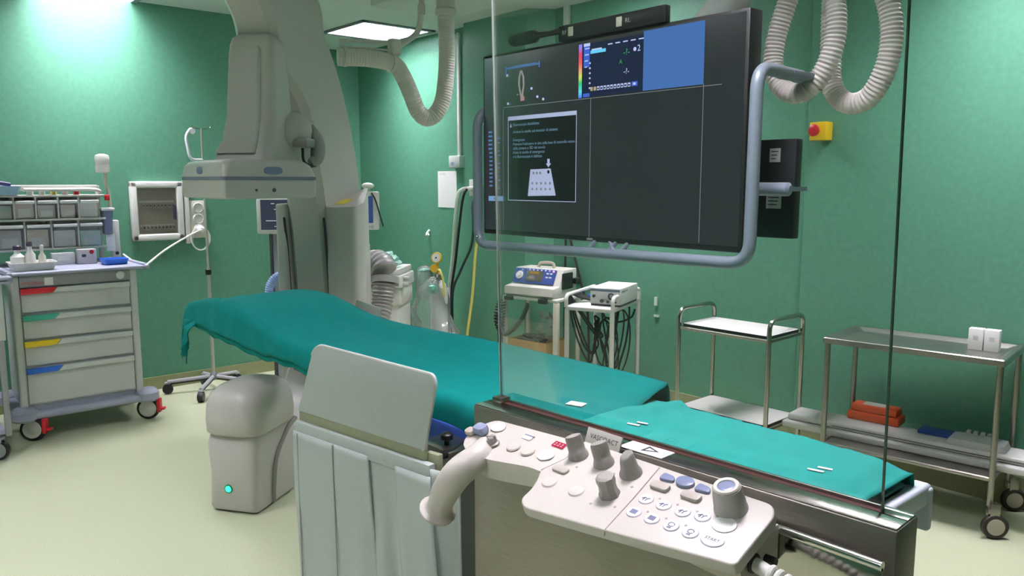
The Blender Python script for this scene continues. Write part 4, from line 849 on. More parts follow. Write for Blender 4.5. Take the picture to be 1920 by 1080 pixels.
u.text('-?-', .032, SM @ Matrix.Translation((.793, 2.043, .001)), 3).text('-?-', .028, SM @ Matrix.Translation((.796, 1.978, .001)), 1).text('2', .03, SM @ Matrix.Translation((.858, 2.05, .001)), 1).text('A', .022, SM @ Matrix.Translation((.775, 2.015, .001)), 3)
u.lathe([(.007, .0008), (.007, .001)], SM @ Vector((.847, 2.058, 0)), (0, -1, 0), 12, mi=1)
put('ultrasound_window', u, [E_NAVY, E_WHITE, E_CY, E_GR, E_OR, emit('screen_royal', '4a6fe0', .9)], bs, smooth=False)
# spectrum bar: colour runs with height in the picture
def specmat():
    m = bpy.data.materials.new('screen_spectrum'); m.use_nodes = True; nt = m.node_tree; nt.nodes.clear()
    tc = nt.nodes.new('ShaderNodeTexCoord'); sp = nt.nodes.new('ShaderNodeSeparateXYZ'); rp = nt.nodes.new('ShaderNodeValToRGB'); e = nt.nodes.new('ShaderNodeEmission'); o = nt.nodes.new('ShaderNodeOutputMaterial')
    nt.links.new(tc.outputs['Generated'], sp.inputs[0]); nt.links.new(sp.outputs['Z'], rp.inputs[0]); nt.links.new(rp.outputs[0], e.inputs[0]); nt.links.new(e.outputs[0], o.inputs[0])
    st = [(0., '5a78ff'), (.12, '6ee0f0'), (.28, '38d080'), (.40, 'd8e870'), (.5, 'f0b080'), (.65, 'f06a60'), (.82, 'e84a78'), (.95, '9a90ff')]
    r = rp.color_ramp
    while len(r.elements) < len(st): r.elements.new(.5)
    for el, (p, c) in zip(r.elements, st): el.position = p; el.color = (*lin(c), 1)
    return m
put('spectrum_bar', (lambda m: (R(m, .575, .592, 1.91, 2.106, 0, 4), m)[1])(MB()), specmat(), bs, smooth=False)
v = MB()
v.tube([(MX0 + a, 2.1988, b) for a, b in ((.247, 2.045), (.237, 2.02), (.235, 1.99), (.243, 1.96), (.25, 1.94))], .0035, 6).tube([(MX0 + a, 2.1988, b) for a, b in ((.25, 2.045), (.262, 2.02), (.264, 1.985), (.258, 1.96), (.256, 1.94))], .0035, 6)
R(v, .244, .268, 1.925, 1.942, 1, 3); R(v, .222, .232, 1.95, 1.955, 0, 3)
R(v, .15, .36, 2.058, 2.066, 2, 2); R(v, .15, .158, 2.04, 2.07, 2, 2); R(v, .352, .36, 2.048, 2.072, 2, 2); R(v, .20, .34, 2.066, 2.069, 2, 3)
for x, z in ((.155, 2.03), (.16, 1.915), (.374, 1.918), (.305, 1.965), (.34, 1.93)): R(v, x, x + .011, z, z + .009, 3, 2)
put('vessel_image', v, [emit('screen_bone', 'a9a7a0', .9), E_PINK, E_BAR, E_WHITE], bs, smooth=False)
w = MB()
R(w, .166, .564, 1.522, 1.862, 0, 1)
for a in ((.166, .169, 1.52, 1.862), (.5635, .566, 1.522, 1.864), (.166, .566, 1.52, 1.5225)): R(w, *a, 1, 2)
R(w, .166, .566, 1.85, 1.866, 1, 2)
for z, t, s in ((1.826, 'Fluoroscopia disabilitata', .0165), (1.797, 'Avviare lo studio sul monitor di sistema', .0165), (1.764, 'Emergenza:', .0165), (1.747, "Premere l'indicatore in alto sulla base di controllo vicino", .0158), (1.73, 'della camera o SID del tavolo', .0165), (1.713, 'Avvia lo studio di emergenza', .0165), (1.696, 'e la fluoroscopia è abilitata', .0165)):
    w.text(t, s, SM @ Matrix.Translation((.197, z, .0012)), 2)
w.add([SM @ Vector(p) for p in ((.178, 1.822, .0012), (.19, 1.822, .0012), (.184, 1.84, .0012))], [(0, 1, 2)], 1)
w.add([SM @ Vector(p) for p in ((.29, 1.54, .001), (.455, 1.544, .001), (.425, 1.65, .001), (.306, 1.648, .001))], [(0, 1, 2, 3)], 1)
for r_ in range(2):
    for k in range(5): w.lathe([(.0055, .0013), (.0055, .0014)], SM @ Vector((.318 + .026 * k, 1.592 - .023 * r_, 0)), (0, -1, 0), 10, mi=3)
for k in range(3): w.lathe([(.006, .0013), (.006, .0014)], SM @ Vector((.325 + .02 * k, 1.633, 0)), (0, -1, 0), 10, mi=3)
w.lathe([(.014, .0015), (.014, .0017)], SM @ Vector((.413, 1.637, 0)), (0, -1, 0), 16, mi=1).lathe([(.007, .0018), (.007, .002)], SM @ Vector((.413, 1.637, 0)), (0, -1, 0), 12, mi=0)
w.add([SM @ Vector(p) for p in ((.413, 1.655, .0016), (.428, 1.67, .0016), (.42, 1.67, .0016), (.42, 1.688, .0016), (.406, 1.688, .0016), (.406, 1.67, .0016), (.398, 1.67, .0016))], [tuple(range(7))], 1)
put('message_window', w, [E_DK, emit('screen_frame', 'b9c4e8', .95), E_TXT, E_LINE], bs, smooth=False)
lb = MB()
for k in range(14):
    z = 1.805 - .0175 * k
    R(lb, .036 + .006 * (k > 4), .062, z, z + .007, 0, 1)
    if k % 3: R(lb, .10, .11 + .004 * (k % 2), z - .01, z - .005, 0, 1)
R(lb, .036, .132, 1.516, 1.537, 1, 1); lb.text('Pa', .014, SM @ Matrix.Translation((.07, 1.521, .001)), 2)
put('side_menu', lb, [E_BAR, emit('screen_slate', '7fa0d0', .9), E_NAVY], bs, smooth=False)
put('maker_badge', MB().box(-2.105, -2.075, 2.2005, 2.203, 1.378, 1.386), GREY, bs)
fr = fillet([(-2.62, 2.42, 1.93), (-2.752, 2.42, 1.93), (-2.752, 2.185, 1.90), (-2.752, 2.185, 1.322), (-1.388, 2.185, 1.342), (-1.384, 2.185, 1.945), (-1.42, 2.50, 1.945)], .075, 8)
put('tube_frame', MB().tube(fr, .0205, 14).box(-1.455, -1.385, 2.40, 2.56, 1.932, 1.956, .008), BLUEGREY, bs)
st = MB()
for a, b in ((-2.06, -2.10), (-2.0, -1.955), (-1.955, -2.0), (-1.90, -1.94)): st.tube([(a, 2.215, 1.385), (b, 2.19, 1.332)], .009, 8)
put('frame_struts', st, BLUEGREY, bs)
for z in (1.36,): put('bolt', MB().sphere((-2.735, 2.165, z), .008), CHROME, bs)
tb = MB().box(-2.255, -1.742, 2.185, 2.215, 2.128, 2.186, .006)
put('top_bar', tb, BLACK, bs)
bt = MB()
for x, t, tx in ((-2.185, 'RF', -2.232), (-1.945, 'RL', -1.918)):
    bt.box(x - .013, x + .013, 2.181, 2.186, 2.140, 2.174, .003)
    bt.text(t, .022, frame((tx, 2.1842, 2.15), (1, 0, 0), (0, 0, 1)), 1)
put('top_bar_buttons', bt, [mat('key_pale', 'c9ccba', .4), mat('print_pale', 'b9bcb4', .5)], bs)
sp = MB().tube([(-2.512, 2.17, 2.160), (-2.506, 2.17, 2.161), (-2.49, 2.17, 2.162), (-2.40, 2.17, 2.162), (-2.365, 2.17, 2.162), (-2.345, 2.17, 2.163), (-2.30, 2.18, 2.164), (-2.24, 2.195, 2.168)], lambda i, t: [.008, .02, .026, .026, .024, .012, .010, .012][i], 16)
put('camera_head', sp, BLACK, bs)
for x in (-2.25,): put('boom_bracket', MB().box(-2.2, -1.95, 2.33, 2.40, 1.6, 1.9, .01), DGREY, bs)
BOOM = mat('boom_grey_white', 'b4b9b3', .42)
bm_ = thing('suspension_boom', 'pale grey ceiling arm that carries the very large screen', 'ceiling arm', (-1.72, 2.52, 2.9))
put('boom_column', MB().tube(smooth_path([(-1.95, 2.40, 1.78), (-1.9, 2.45, 1.95), (-1.80, 2.47, 2.12), (-1.68, 2.48, 2.24), (-1.60, 2.48, 2.40), (-1.58, 2.48, 2.6), (-1.58, 2.48, 2.895)], 8), .065, 20), BOOM, bm_)
put('ceiling_flange', MB().lathe([(.16, 2.86), (.17, 2.87), (.17, 2.899)], (-1.58, 2.48, 0), n=28), BOOM, bm_)
# second display seen from behind
s2 = thing('small_display', 'smaller black display behind the right side of the tube frame, with two paper labels', 'screen', (-1.55, 2.47, 1.41))
put('display_case', MB().box(-1.72, -1.395, 2.45, 2.49, 1.408, 1.74, .004), mat('display_black', '1d2023', .5), s2)
for a, b, c_, d in ((-1.492, -1.452, 1.664, 1.71), (-1.498, -1.442, 1.508, 1.556)):
    p = MB().box(a, b, 2.4485, 2.4497, c_, d)
    for k in range(3): p.box(a + .006, b - .008 - .004 * k, 2.448, 2.4484, d - .012 - .012 * k, d - .009 - .012 * k, mi=1)
    put('paper_label', p, [PAPER, INK], s2)
put('side_bar', MB().tube([(-1.44, 2.30, 1.575), (-1.33, 2.30, 1.575), (-1.322, 2.30, 1.575)], lambda i, t: (.0215, .0215, .012)[i], 14).box(-1.47, -1.35, 2.30, 2.45, 1.568, 1.582), BLUEGREY, s2)
put('mount_arm', MB().box(-1.9, -1.62, 2.49, 2.52, 1.55, 1.60, .006), DGREY, s2)
# ribbed cable hoses in loops
put('looped_hose', corr(smooth_path([(-1.42, 2.60, 2.62), (-1.47, 2.60, 2.40), (-1.525, 2.59, 2.24), (-1.565, 2.58, 2.10), (-1.565, 2.57, 1.995), (-1.515, 2.56, 1.915), (-1.44, 2.555, 1.90), (-1.375, 2.56, 1.96), (-1.345, 2.57, 2.06), (-1.355, 2.58, 2.17), (-1.40, 2.60, 2.28), (-1.46, 2.62, 2.46), (-1.49, 2.63, 2.86)], 10), .0335, .0022, .0135, 18), HOSE, None, 'left loop of white ribbed hose hanging right of the very large screen', 'hose', 'looped white hoses')
put('looped_hose', corr(smooth_path([(-1.44, 2.70, 2.86), (-1.435, 2.70, 2.5), (-1.43, 2.70, 2.25), (-1.425, 2.70, 2.05), (-1.41, 2.69, 1.93), (-1.35, 2.68, 1.865), (-1.27, 2.67, 1.875), (-1.215, 2.66, 1.96), (-1.20, 2.66, 2.07), (-1.225, 2.66, 2.19), (-1.29, 2.67, 2.31), (-1.36, 2.70, 2.5), (-1.38, 2.72, 2.86)], 10), .0345, .0022, .0135, 18), HOSE, None, 'right loop of white ribbed hose hanging right of the very large screen', 'hose', 'looped white hoses')
# dark cables dropping behind the screen
put('screen_cable', MB().tube(smooth_path([(-4.36, 4.325, 1.5), (-4.36, 4.325, 1.1), (-4.36, 4.32, .6), (-4.35, 4.32, .05)], 5), .009, 8), RUBBER, None, 'straight black cable on the wall above the defibrillator', 'cable')
put('screen_cable', MB().tube(smooth_path([(-4.36, 4.33, 1.35), (-4.31, 4.33, 1.15), (-4.20, 4.33, .85), (-4.12, 4.33, .6), (-4.10, 4.33, .05)], 6), .009, 8), RUBBER, None, 'slanting black cable on the wall behind the right side of the defibrillator', 'cable')
# ------------------------------------------------------------------ patient table
pt = thing('patient_table', 'long white x-ray table with dark mattress under teal drapes', 'table', (-2.4, 1.64, 0))
TW = mat('table_white', 'ced3e2', .35)
put('tabletop', MB().prism(rr2(-4.12, -.715, 1.42, 1.875, .08), .872, .902, None, .012, 3), TW, pt)
put('end_rail', MB().box(-.745, -.70, 1.40, 1.905, .850, .902, .010, 3).box(-.745, -.695, 1.88, 1.905, .79, .895, .008, 3).box(-.78, -.72, 1.45, 1.86, .82, .872, .01).box(-2.3, -.73, 1.392, 1.42, .775, .84, .008), TW, pt)
put('mattress', MB().prism(rr2(-4.10, -.78, 1.425, 1.88, .08), .903, .938, None, .012, 3), mat('mattress_black', '20242b', .6), pt)
put('head_cushion', MB().loft([ring(-4.02, -3.3, 1.45, 1.86, .938, .06), ring(-4.02, -3.32, 1.45, 1.86, .962, .06), ring(-3.92, -3.50, 1.52, 1.80, 1.0, .08)]), mat('mattress_black', '20242b'), pt)
put('underlay', MB().box(-2.3, -1.63, 1.378, 1.391, .802, .87, .005), mat('underlay_blue', '1d4596', .7), pt)
put('pedestal', MB().box(-2.75, -2.2, 1.46, 1.86, .0, .80, .03, 3).box(-3.2, -1.7, 1.5, 1.8, .78, .871, .01), mat('pedestal_dark', '55585a', .5), pt)
ck = thing('rail_clamp', 'steel clamp block with a black knob on the table side rail', 'clamp', (-1.81, 1.29, .79))
put('clamp_block', MB().box(-1.89, -1.735, 1.27, 1.384, .80, .845, .003), STEEL, ck)
put('clamp_knob', MB().lathe([(.008, .845), (.008, .858), (.018, .862), (.018, .876), (.01, .882)], (-1.80, 1.31, 0), n=16), BLACK, ck)
def bump(x): return .098 * math.exp(-((x + 3.70) / .44) ** 2)
def sst(a, b, x): t = min(1, max(0, (x - a) / (b - a))); return t * t * (3 - 2 * t)
def drape1(hem=0., inset=0., x_a=-1.47, x_b=-4.12, endl=.20, nearonly=False):
    def fn(s, t):
        L = (x_a - x_b); tot = L + endl; d = s * tot
        e = max(0., d - L); x = x_a - min(d, L)
        top = .951 + bump(x) + .004 * noise.noise(Vector((x * 3, t * 4, 1)))
        front = sst(0, .03, d) if not nearonly else 1
        hang = top - .842 + hem + .010 * math.sin(x * 9) + .005 * math.sin(x * 31 + 1)
        hang *= 1 - .15 * sst(-3.75, -4.05, x)
        W = .485; far = .16
        if nearonly: w = -hang * (1 - t * .55)
        else: w = -hang + t * (hang + W + far)
        r = .035
        if w < 0:
            q = -w; y = 1.413 - r * (1 - math.exp(-q / r)) + inset + (.006 * math.sin(x * 9) + .0025 * math.sin(x * 29)) * min(1, q / .08); z = top - q + r * .8 * (1 - math.exp(-q / r))
            z = max(z, top - q)
        elif w <= W:
            y = 1.413 + w; z = top + .045 * sst(1.72, 1.90, y) * (1 - .6 * sst(-2.2, -3.2, x)) - bump(x) * .3 * ((y - 1.66) / .25) ** 2
        else:
            q = w - W; zt_ = top + .045 * (1 - .6 * sst(-2.2, -3.2, x)) - bump(x) * .3
            y = 1.898 + .02 * (1 - math.exp(-q / .03)) + .008 * math.sin(x * 19) * min(1, q / .05); z = zt_ - q
        if e > 0:
            f = e / endl
            x -= .15 * math.sin(min(1, f * 1.15) * PI / 2) + .02 * math.sin(t * 16) * f
            z -= .20 * f ** 1.7 * (.8 + .25 * math.sin(t * 13 + 2)) + (.02 * f if w < 0 else 0)
            y += .02 * math.sin(t * 9) * f
        if not nearonly: z -= (1 - front) * .012 * (1 if 0 <= w <= W else .3)
        return Vector((x, y, z))
    return fn
SOL = (('SOLIDIFY', dict(thickness=.0035, offset=0)),)
dp = thing('surgical_drape', 'long dark teal cloth drape over the head end of the table', 'drape', (-2.9, 1.64, .84))
put('cloth', MB().grid(drape1(), 150, 56), DRAPE, dp, sharp=0, mods=SOL)
put('hem_fold', MB().grid(drape1(.028, .012, -2.75, -4.10, .10, True), 70, 10), DRAPE, dp, sharp=0, mods=SOL)
put('corner_fold', MB().grid(lambda s, t: Vector((-4.05 - .20 * s + .02 * math.sin(t * 9), 1.385 + .012 * math.sin(s * 7 + t * 3) - .015 * t, .93 - .06 * s - t * (.05 + .10 * s))), 14, 12), DRAPE, dp, sharp=0, mods=SOL)
def drape2(s, t):
    x = -1.74 + s * (1.74 - .722); W = .455; hang = .10 + .008 * math.sin(x * 13); far = .07 + .02 * math.sin(x * 11)
    w = -hang + t * (hang + W + far); top = .9445 + .0025 * noise.noise(Vector((x * 5, t * 5, 4)))
    cr = sst(-.86, -.735, x) * .022
    top += .016 * math.exp(-((x + 1.42 - .25 * (w - .35)) / .022) ** 2) * sst(.15, .3, w) * (w > 0)
    if w < 0: q = -w; y = 1.408 - .02 * (1 - math.exp(-q / .03)) + .007 * math.sin(x * 21) * min(1, q / .06) + cr; z = top - q * .96
    elif w <= W: y = 1.408 + w + cr * (1 - 2 * w / W); z = top + .004 * sst(1.78, 1.9, y) * (1 - sst(-1.0, -.8, x)) * (.6 + .4 * math.sin(x * 14))
    else: q = w - W; y = 1.863 + .012 * (1 - math.exp(-q / .03)) + .008 * math.sin(x * 23) - cr; z = top - q * .96
    z -= .012 * sst(-.79, -.735, x)
    return Vector((x, y, z))
put('surgical_drape', MB().grid(drape2, 70, 50), DRAPE2, None, 'shorter bright teal cloth drape over the foot end of the table', 'drape', sharp=0, mods=SOL)
put('reflection_patch', MB().obox((-1.578, 1.615, .9575), (1, .3, 0), (0, 1, 0), .026, .018, .0008), PAPER, None, 'white reflection patch at the end of the long dark teal drape', 'patch', 'white marks on the drapes')  # bright reflection put in as a thin white plate on the cloth
for x, y, z, lab in ((-1.352, 1.62, .9495, 'pair of short white reflection marks near the fold of the shorter bright drape'), (-.857, 1.672, .948, 'pair of short white reflection marks near the foot end of the shorter bright drape')):  # paired reflections, put in as thin white strips
    put('reflection_marks', MB().obox((x + .004, y + .016, z), (1, .25, 0), (0, 1, 0), .016, .0045, .0007).obox((x - .004, y - .012, z), (1, .25, 0), (0, 1, 0), .018, .0045, .0007), PAPER, None, lab, 'tape', 'white marks on the drapes')  # reflections as thin white strips, not real tape
# ------------------------------------------------------------------ lead curtain hung at the table side
D_ = Vector((.551, .102, 0)).normalized(); NN = Vector((D_.y, -D_.x, 0)); C0 = Vector((-2.295, 1.094, 0))
LF = frame(C0, D_, (0, 0, 1))                             # x along the curtain, y up, z towards the viewer
lc = thing('lead_curtain', 'grey radiation shield curtain with an upright flap beside the clear pane', 'radiation shield', C0 + D_ * .3)
flp = fillet([(0.0, .879, 0), (.556, .868, 0), (.603, 1.06, 0), (.596, 1.085, 0), (.118, 1.104, 0), (.085, 1.085, 0)], [.006, .01, .02, .02, .03, .02], 6, True)
fb = MB().prism([(p.x, p.y) for p in flp], -.005, .006, LF, .003)
put('flap', fb, LEADFAB, lc)
put('flap_piping', MB().tube([LF @ Vector((p.x, p.y, 0)) for p in flp[8:]], .006, 8), mat('piping_pale', 'b3b8b3', .5), lc)
put('support_rail', MB().box(.0, .56, .838, .884, -.012, .002, .003, M=LF).box(.55, .60, .80, .86, -.03, -.01, .004, M=LF), OLIVE, lc)
put('rail_bracket', MB().tube([LF @ Vector((.56, .845, -.02)), LF @ Vector((.57, .835, -.10)), Vector((-1.80, 1.385, .835))], .012, 10), BLACK, lc)
put('top_band', MB().prism([(-.012, .80), (.59, .79), (.59, .836), (-.005, .848)], -.010, .016, LF, .006), LEADFAB, lc)
def strip(s0, s1, z0, depth, ph, amp, lean=0.):
    def fn(a, b):
        q = b; s = s0 + (s1 - s0) * a + lean * q; z = .815 - .02 * s - q * (.815 - z0)
        d = depth + amp * q * math.sin(ph + a * 3.2) + amp * .5 * q * math.sin(ph * 2 + a * 9) + .004 * math.sin(b * 6 + ph)
        return LF @ Vector((s, z, d))
    return MB().grid(fn, 16, 30)
for a in ((-.012, .185, .12, .014, .5, .010, .02), (.187, .342, .12, .013, 1.2, .014, .028), (.347, .455, .12, .006, 2.4, .02, .02), (.457, .592, .12, .016, .2, .02, .06)):
    put('curtain_strip', strip(*a), LEADFAB, lc, sharp=0, mods=(('SOLIDIFY', dict(thickness=.005, offset=0)),))
put('curtain_strip', MB().grid(lambda a, b: LF @ Vector((.585 + .105 * a + .012 * math.sin(a * 4) , .825 - .03 * a - b * .70, .012 - .05 * math.sin(a * 3.0) * (.5 + .5 * b) - .015 * a)), 16, 30), LEADFAB, lc, sharp=0, mods=(('SOLIDIFY', dict(thickness=.005, offset=0)),))
sm = MB()
for x, l in ((.185, .02), (.012, .012)): sm.tube([LF @ Vector((x + l * q, .81 - q * .69, .021 + .006 * q)) for q in [i / 10 for i in range(11)]], .002, 5)
put('stitching', sm, mat('stitch_grey', '8f958f', .6), lc)
# ------------------------------------------------------------------ mobile shield: steel body with clear pane
ms = thing('mobile_shield', 'stainless steel mobile shield holding a tall clear pane in front of the table', 'radiation shield', (-1.57, 1.229, 0), 3.2)
put('steel_body', MB().box(0, 1.05, 0, .095, .10, 1.03, .004, 2), STEELH, ms, local=True)
put('top_cap', MB().box(.003, 1.047, .003, .056, 1.0301, 1.0325, .001).box(.003, 1.047, .078, .092, 1.0301, 1.0325, .001).box(1.0, 1.047, .05, .08, 1.0301, 1.0325, .001), mat('cap_steel', 'aaa69e', .22, 1., nscale=6, namt=.06), ms, local=True)
put('pane_slot', MB().box(.02, 1.0, .060, .076, 1.0302, 1.0312), mat('slot_brown', '4a2622', .5), ms, local=True, smooth=False)
put('slot_trim', MB().box(.02, 1.0, .074, .079, 1.0312, 1.037, .001), STEEL, ms, local=True)
tilt = Matrix.Translation((0, .067, 1.031)) @ Matrix.Rotation(math.radians(1.6), 4, 'X')
put('clear_pane', MB().box(.034, .998, -.003, .003, .0, 1.12, M=tilt), GLASSM, ms, local=True, smooth=False)
eg = mat('pane_edge', '9fb3aa', .15, coat=.3)
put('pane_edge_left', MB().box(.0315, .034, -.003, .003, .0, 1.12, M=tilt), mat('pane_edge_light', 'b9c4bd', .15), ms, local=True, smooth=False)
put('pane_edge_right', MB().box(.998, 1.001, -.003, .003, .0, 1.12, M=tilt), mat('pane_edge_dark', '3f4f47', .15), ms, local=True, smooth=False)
put('pane_clip', MB().box(.015, .05, .05, .085, 1.031, 1.045, .004), STEEL, ms, local=True)
for x in (.1, .95):
    put('castor', MB().lathe([(.01, -.02), (.045, -.02), (.045, .02), (.01, .02)], (x, .0475, .0455), (0, 1, 0), 20).box(x - .03, x + .03, .02, .075, .05, .102, .004), BLACK, ms, local=True)
sk = MB(Matrix.Translation((.065, 0, 0))).box(.405, .515, .004, .054, 1.0326, 1.0334)
sk.add([(.455, .012, 1.0338), (.492, .030, 1.0338), (.455, .048, 1.0338)], [(0, 1, 2)], 1).add([(.461, .021, 1.034), (.481, .030, 1.034), (.461, .039, 1.034)], [(0, 1, 2)], 0)
put('warning_label', sk, [mat('label_white', 'eceae6', .5), INK], ms, local=True)
# ------------------------------------------------------------------ control console in front of the shield
co = thing('control_console', 'beige control console with knobs, round keys and joystick clamped before the steel shield', 'control console', (-1.1, 1.12, .9))
a20 = math.radians(20); CO = frame((-1.46, 1.213, 1.0215), (1, 0, .012), (0, math.cos(a20), math.sin(a20)))
CZ = CO.to_3x3() @ Vector((0, 0, 1))
def cp(x, v, h=0.): return CO @ Vector((x, -v, h))
narrow = fillet([(-.022, -.05, 0), (.002, -.003, 0), (.30, .015, 0), (.30, -.108, 0), (.23, -.107, 0), (.13, -.128, 0), (.085, -.134, 0), (.012, -.122, 0), (-.015, -.09, 0)], [.02, .02, .001, .001, .02, .02, .02, .03, .03], 5, True)
wide = fillet([(.285, .021, 0), (.75, .013, 0), (.768, -.012, 0), (.775, -.148, 0), (.525, -.186, 0), (.325, -.213, 0), (.298, -.196, 0), (.297, -.165, 0), (.283, -.130, 0), (.268, -.108, 0)], [.004, .015, .02, .012, .3, .02, .02, .03, .03, .01], 5, True)
put('narrow_section', MB().prism([(p.x, p.y) for p in narrow], -.058, -.002, CO, .008, 3), BEIGE, co)
put('main_section', MB().prism([(p.x, p.y) for p in wide], -.024, 0, CO, .009, 3), BEIGE, co)
put('lower_housing', MB().prism([(.33, .0), (.755, .005), (.758, -.12), (.56, -.11), (.42, -.125), (.36, -.08)], -.085, -.022, CO, .008), mat('console_side', 'c2b9b0', .4), co)
put('section_seam', MB().tube([cp(.498, -.012, .0005), cp(.512, .09, .0005), cp(.521, .183, .0), cp(.521, .19, -.01)], .0012, 6), mat('seam_taupe', '9c938b', .5), co)
put('section_seam', MB().tube([cp(.285, -.012, .0), cp(.29, .05, .0), cp(.268, .105, .0)], .0012, 6), mat('seam_taupe', '9c938b'), co)
def disc(name, x, v, rx, ry, m, h=.002, parent=co, lab=None):
    pts = [(x + rx * math.cos(2 * PI * k / 28), -v + ry * math.sin(2 * PI * k / 28)) for k in range(28)]
    return put(name, MB().prism(pts, -.001, h, CO, min(.001, h * .4)), m, parent, label=lab)
GLAREW = mat('key_glare_white', 'fbfbf9', .12, coat=.6)  # glare on three keys painted in as a near-white base colour
for x, v, rx, ry in ((.040, .028, .021, .017), (.239, .061, .021, .018), (.705, .073, .023, .020)): disc('glossy_key', x, v, rx, ry, GLAREW, .0025)
RIM = mat('key_rim', 'b7aca5', .45)
for x, v in ((.141, .07), (.187, .068), (.318, .129), (.392, .125)):
    o = disc('key_rim', x, v, .0175, .0165, RIM, .0012); disc('round_key', x - .0005, v - .001, .0165, .0155, BEIGE, .0028, co)
def rkey(x, v, hx, hy, h, m, nm='bar_key', ang=0.):
    M_ = CO @ Matrix.Translation((x, -v, 0)) @ Matrix.Rotation(ang, 4, 'Z')
    return put(nm, MB().prism(rr2(-hx, hx, -hy, hy, hy * .85), -.001, h, M_, h * .35, 2), m, co)
rkey(.311, .086, .021, .010, .006, mat('key_taupe', 'b3aaa2', .4)); rkey(.539, .039, .021, .010, .008, mat('key_taupe', 'b3aaa2')); rkey(.61, .037, .021, .010, .008, mat('key_taupe', 'b3aaa2'))
rkey(.017, .062, .019, .015, .022, mat('key_lilac', '8e97b2', .35), 'lilac_key')
rkey(-.01, .075, .014, .012, .012, mat('key_taupe', 'b3aaa2'), 'lever_foot')
put('rotary_switch', MB().lathe([(.015, 0), (.015, .004), (.011, .006), (.010, .020), (.008, .022)], cp(.084, .083), CZ, 20).obox(cp(.084, .083, .018), CO.to_3x3() @ Vector((1, .5, 0)), CO.to_3x3() @ Vector((-.5, 1, 0)), .011, .003, .006, .001), BEIGED, co)
LIL = mat('key_blue_lilac', '7f87a6', .25)
for x, v, s in ((.537, .011, -1), (.618, .009, 1)):
    pts = [(p.x, p.y) for p in fillet([(x - .016, -v + s * .0 + .011, 0), (x - .016 + (.0 if s > 0 else 0), -v - .010, 0), (x + .018, -v - .006, 0), (x + .012, -v + .008, 0)], .007, 4, True)]
    put('arrow_key', MB().prism(pts, -.001, .006, CO, .002, 2), LIL, co)
disc('oval_key', .575, .007, .0195, .0145, LIL, .007)
for k, (x, v) in enumerate(((.536, .08), (.577, .079), (.62, .078), (.659, .072), (.539, .121), (.581, .12), (.624, .119), (.665, .118))):
    disc('key_rim', x, v, .0158, .0142, mat('key_rim_lilac', 'b9b6c4', .45), .001)
    o = disc('printed_key', x, v, .0148, .0132, mat('key_white', 'dcd9dd', .35), .0022)
    ic = MB(); IC = CO @ Matrix.Translation((x, -v, .0024))
    if k in (4, 5): ic.box(-.007, .007, -.005, .006, 0, .0003, M=IC)
    elif k in (6, 7): ic.tube([IC @ Vector((.006 * math.cos(a), .002 + .005 * math.sin(a), 0)) for a in [i * .45 for i in range(14)]], .0008, 5).box(-.004, .004, -.008, -.005, 0, .0003, M=IC)
    else: ic.tube([IC @ Vector(p) for p in ((-.008, -.002, 0), (-.002, .003, 0), (.003, .0, 0), (.008, .004, 0))], .001, 5).tube([IC @ Vector(p) for p in ((-.002, .003, 0), (-.004, -.006, 0))], .0009, 5).tube([IC @ Vector(p) for p in ((.003, .0, 0), (.002, -.006, 0))], .0009, 5)
    put('icon', ic, mat('icon_slate', '6e6f8c', .5), o)
    if k < 7: put('indicator_dot', MB().lathe([(.0025, 0), (.0025, .0006)], cp(x + .022, v - .014), CZ, 8), mat('dot_taupe', 'a39a93', .5), co)
disc('key_rim', .709, .115, .0225, .017, mat('key_rim_lilac', 'b9b6c4'), .001); o = disc('start_key', .709, .115, .0215, .016, mat('key_white', 'dcd9dd'), .0022)
put('key_lettering', MB().text('START', .0098, CO @ Matrix.Translation((.709, -.1185, .0026)), 0, 0, 'CENTER'), INK, o)
rd = disc('red_display', .238, .017, .0, .0, RED) if 0 else put('red_display', MB().box(.222, .256, -.026, -.009, 0, .001, M=CO), emit('display_red', 'd8405e', .95), co)
dg = MB()
for k in range(3): dg.box(.226 + .010 * k, .232 + .010 * k, -.023, -.020, .0011, .0014, M=CO).box(.227 + .010 * k, .231 + .010 * k, -.017, -.013, .0011, .0014, M=CO)
put('display_digits', dg, emit('display_pink', 'ffc0d4', 1.), co)
put('printed_mark', MB().box(.128, .16, -.020, -.018, -.001, .0004, M=CO).box(.13, .158, -.034, -.022, -.0015, .0002, M=CO, mi=1), [mat('print_slate', '8a8fae', .5), mat('key_white', 'dcd9dd')], co)
def knob(x, v, ang, h=.052):
    M_ = CO @ Matrix.Translation((x, -v, 0)) @ Matrix.Rotation(ang, 4, 'Z')
    def c(rx, ry, z, n=24): return [M_ @ Vector((rx * math.cos(2 * PI * k / n), ry * math.sin(2 * PI * k / n), z)) for k in range(n)]
    return put('rotary_knob', MB().loft([c(.0225, .0225, 0), c(.0225, .0225, .004), c(.019, .019, .014), c(.0185, .0165, .018), c(.0185, .0095, .024), c(.0185, .0085, .04), c(.018, .008, h - .003), c(.0165, .0065, h)]), BEIGED, co, sharp=45)
knob(.311, .030, .95); knob(.382, .027, .95)
M_ = CO @ Matrix.Translation((.457, -.029, 0))
def cc(r, z, n=28, ox=0., tl=0.): return [M_ @ Vector((ox + r * math.cos(2 * PI * k / n), r * math.sin(2 * PI * k / n), z + tl * math.sin(2 * PI * k / n + .6))) for k in range(n)]
put('rotary_knob', MB().loft([cc(.0235, 0), cc(.0235, .004), cc(.0185, .014), cc(.0165, .03), cc(.014, .044, tl=.005), cc(.011, .047, tl=.004)]), BEIGED, co, sharp=45)
M_ = CO @ Matrix.Translation((.461, -.101, 0))
def oc(r, z, ph=0.): return [M_ @ Vector((r * math.cos(2 * PI * k / 8 + ph), r * math.sin(2 * PI * k / 8 + ph), z)) for k in range(8)]
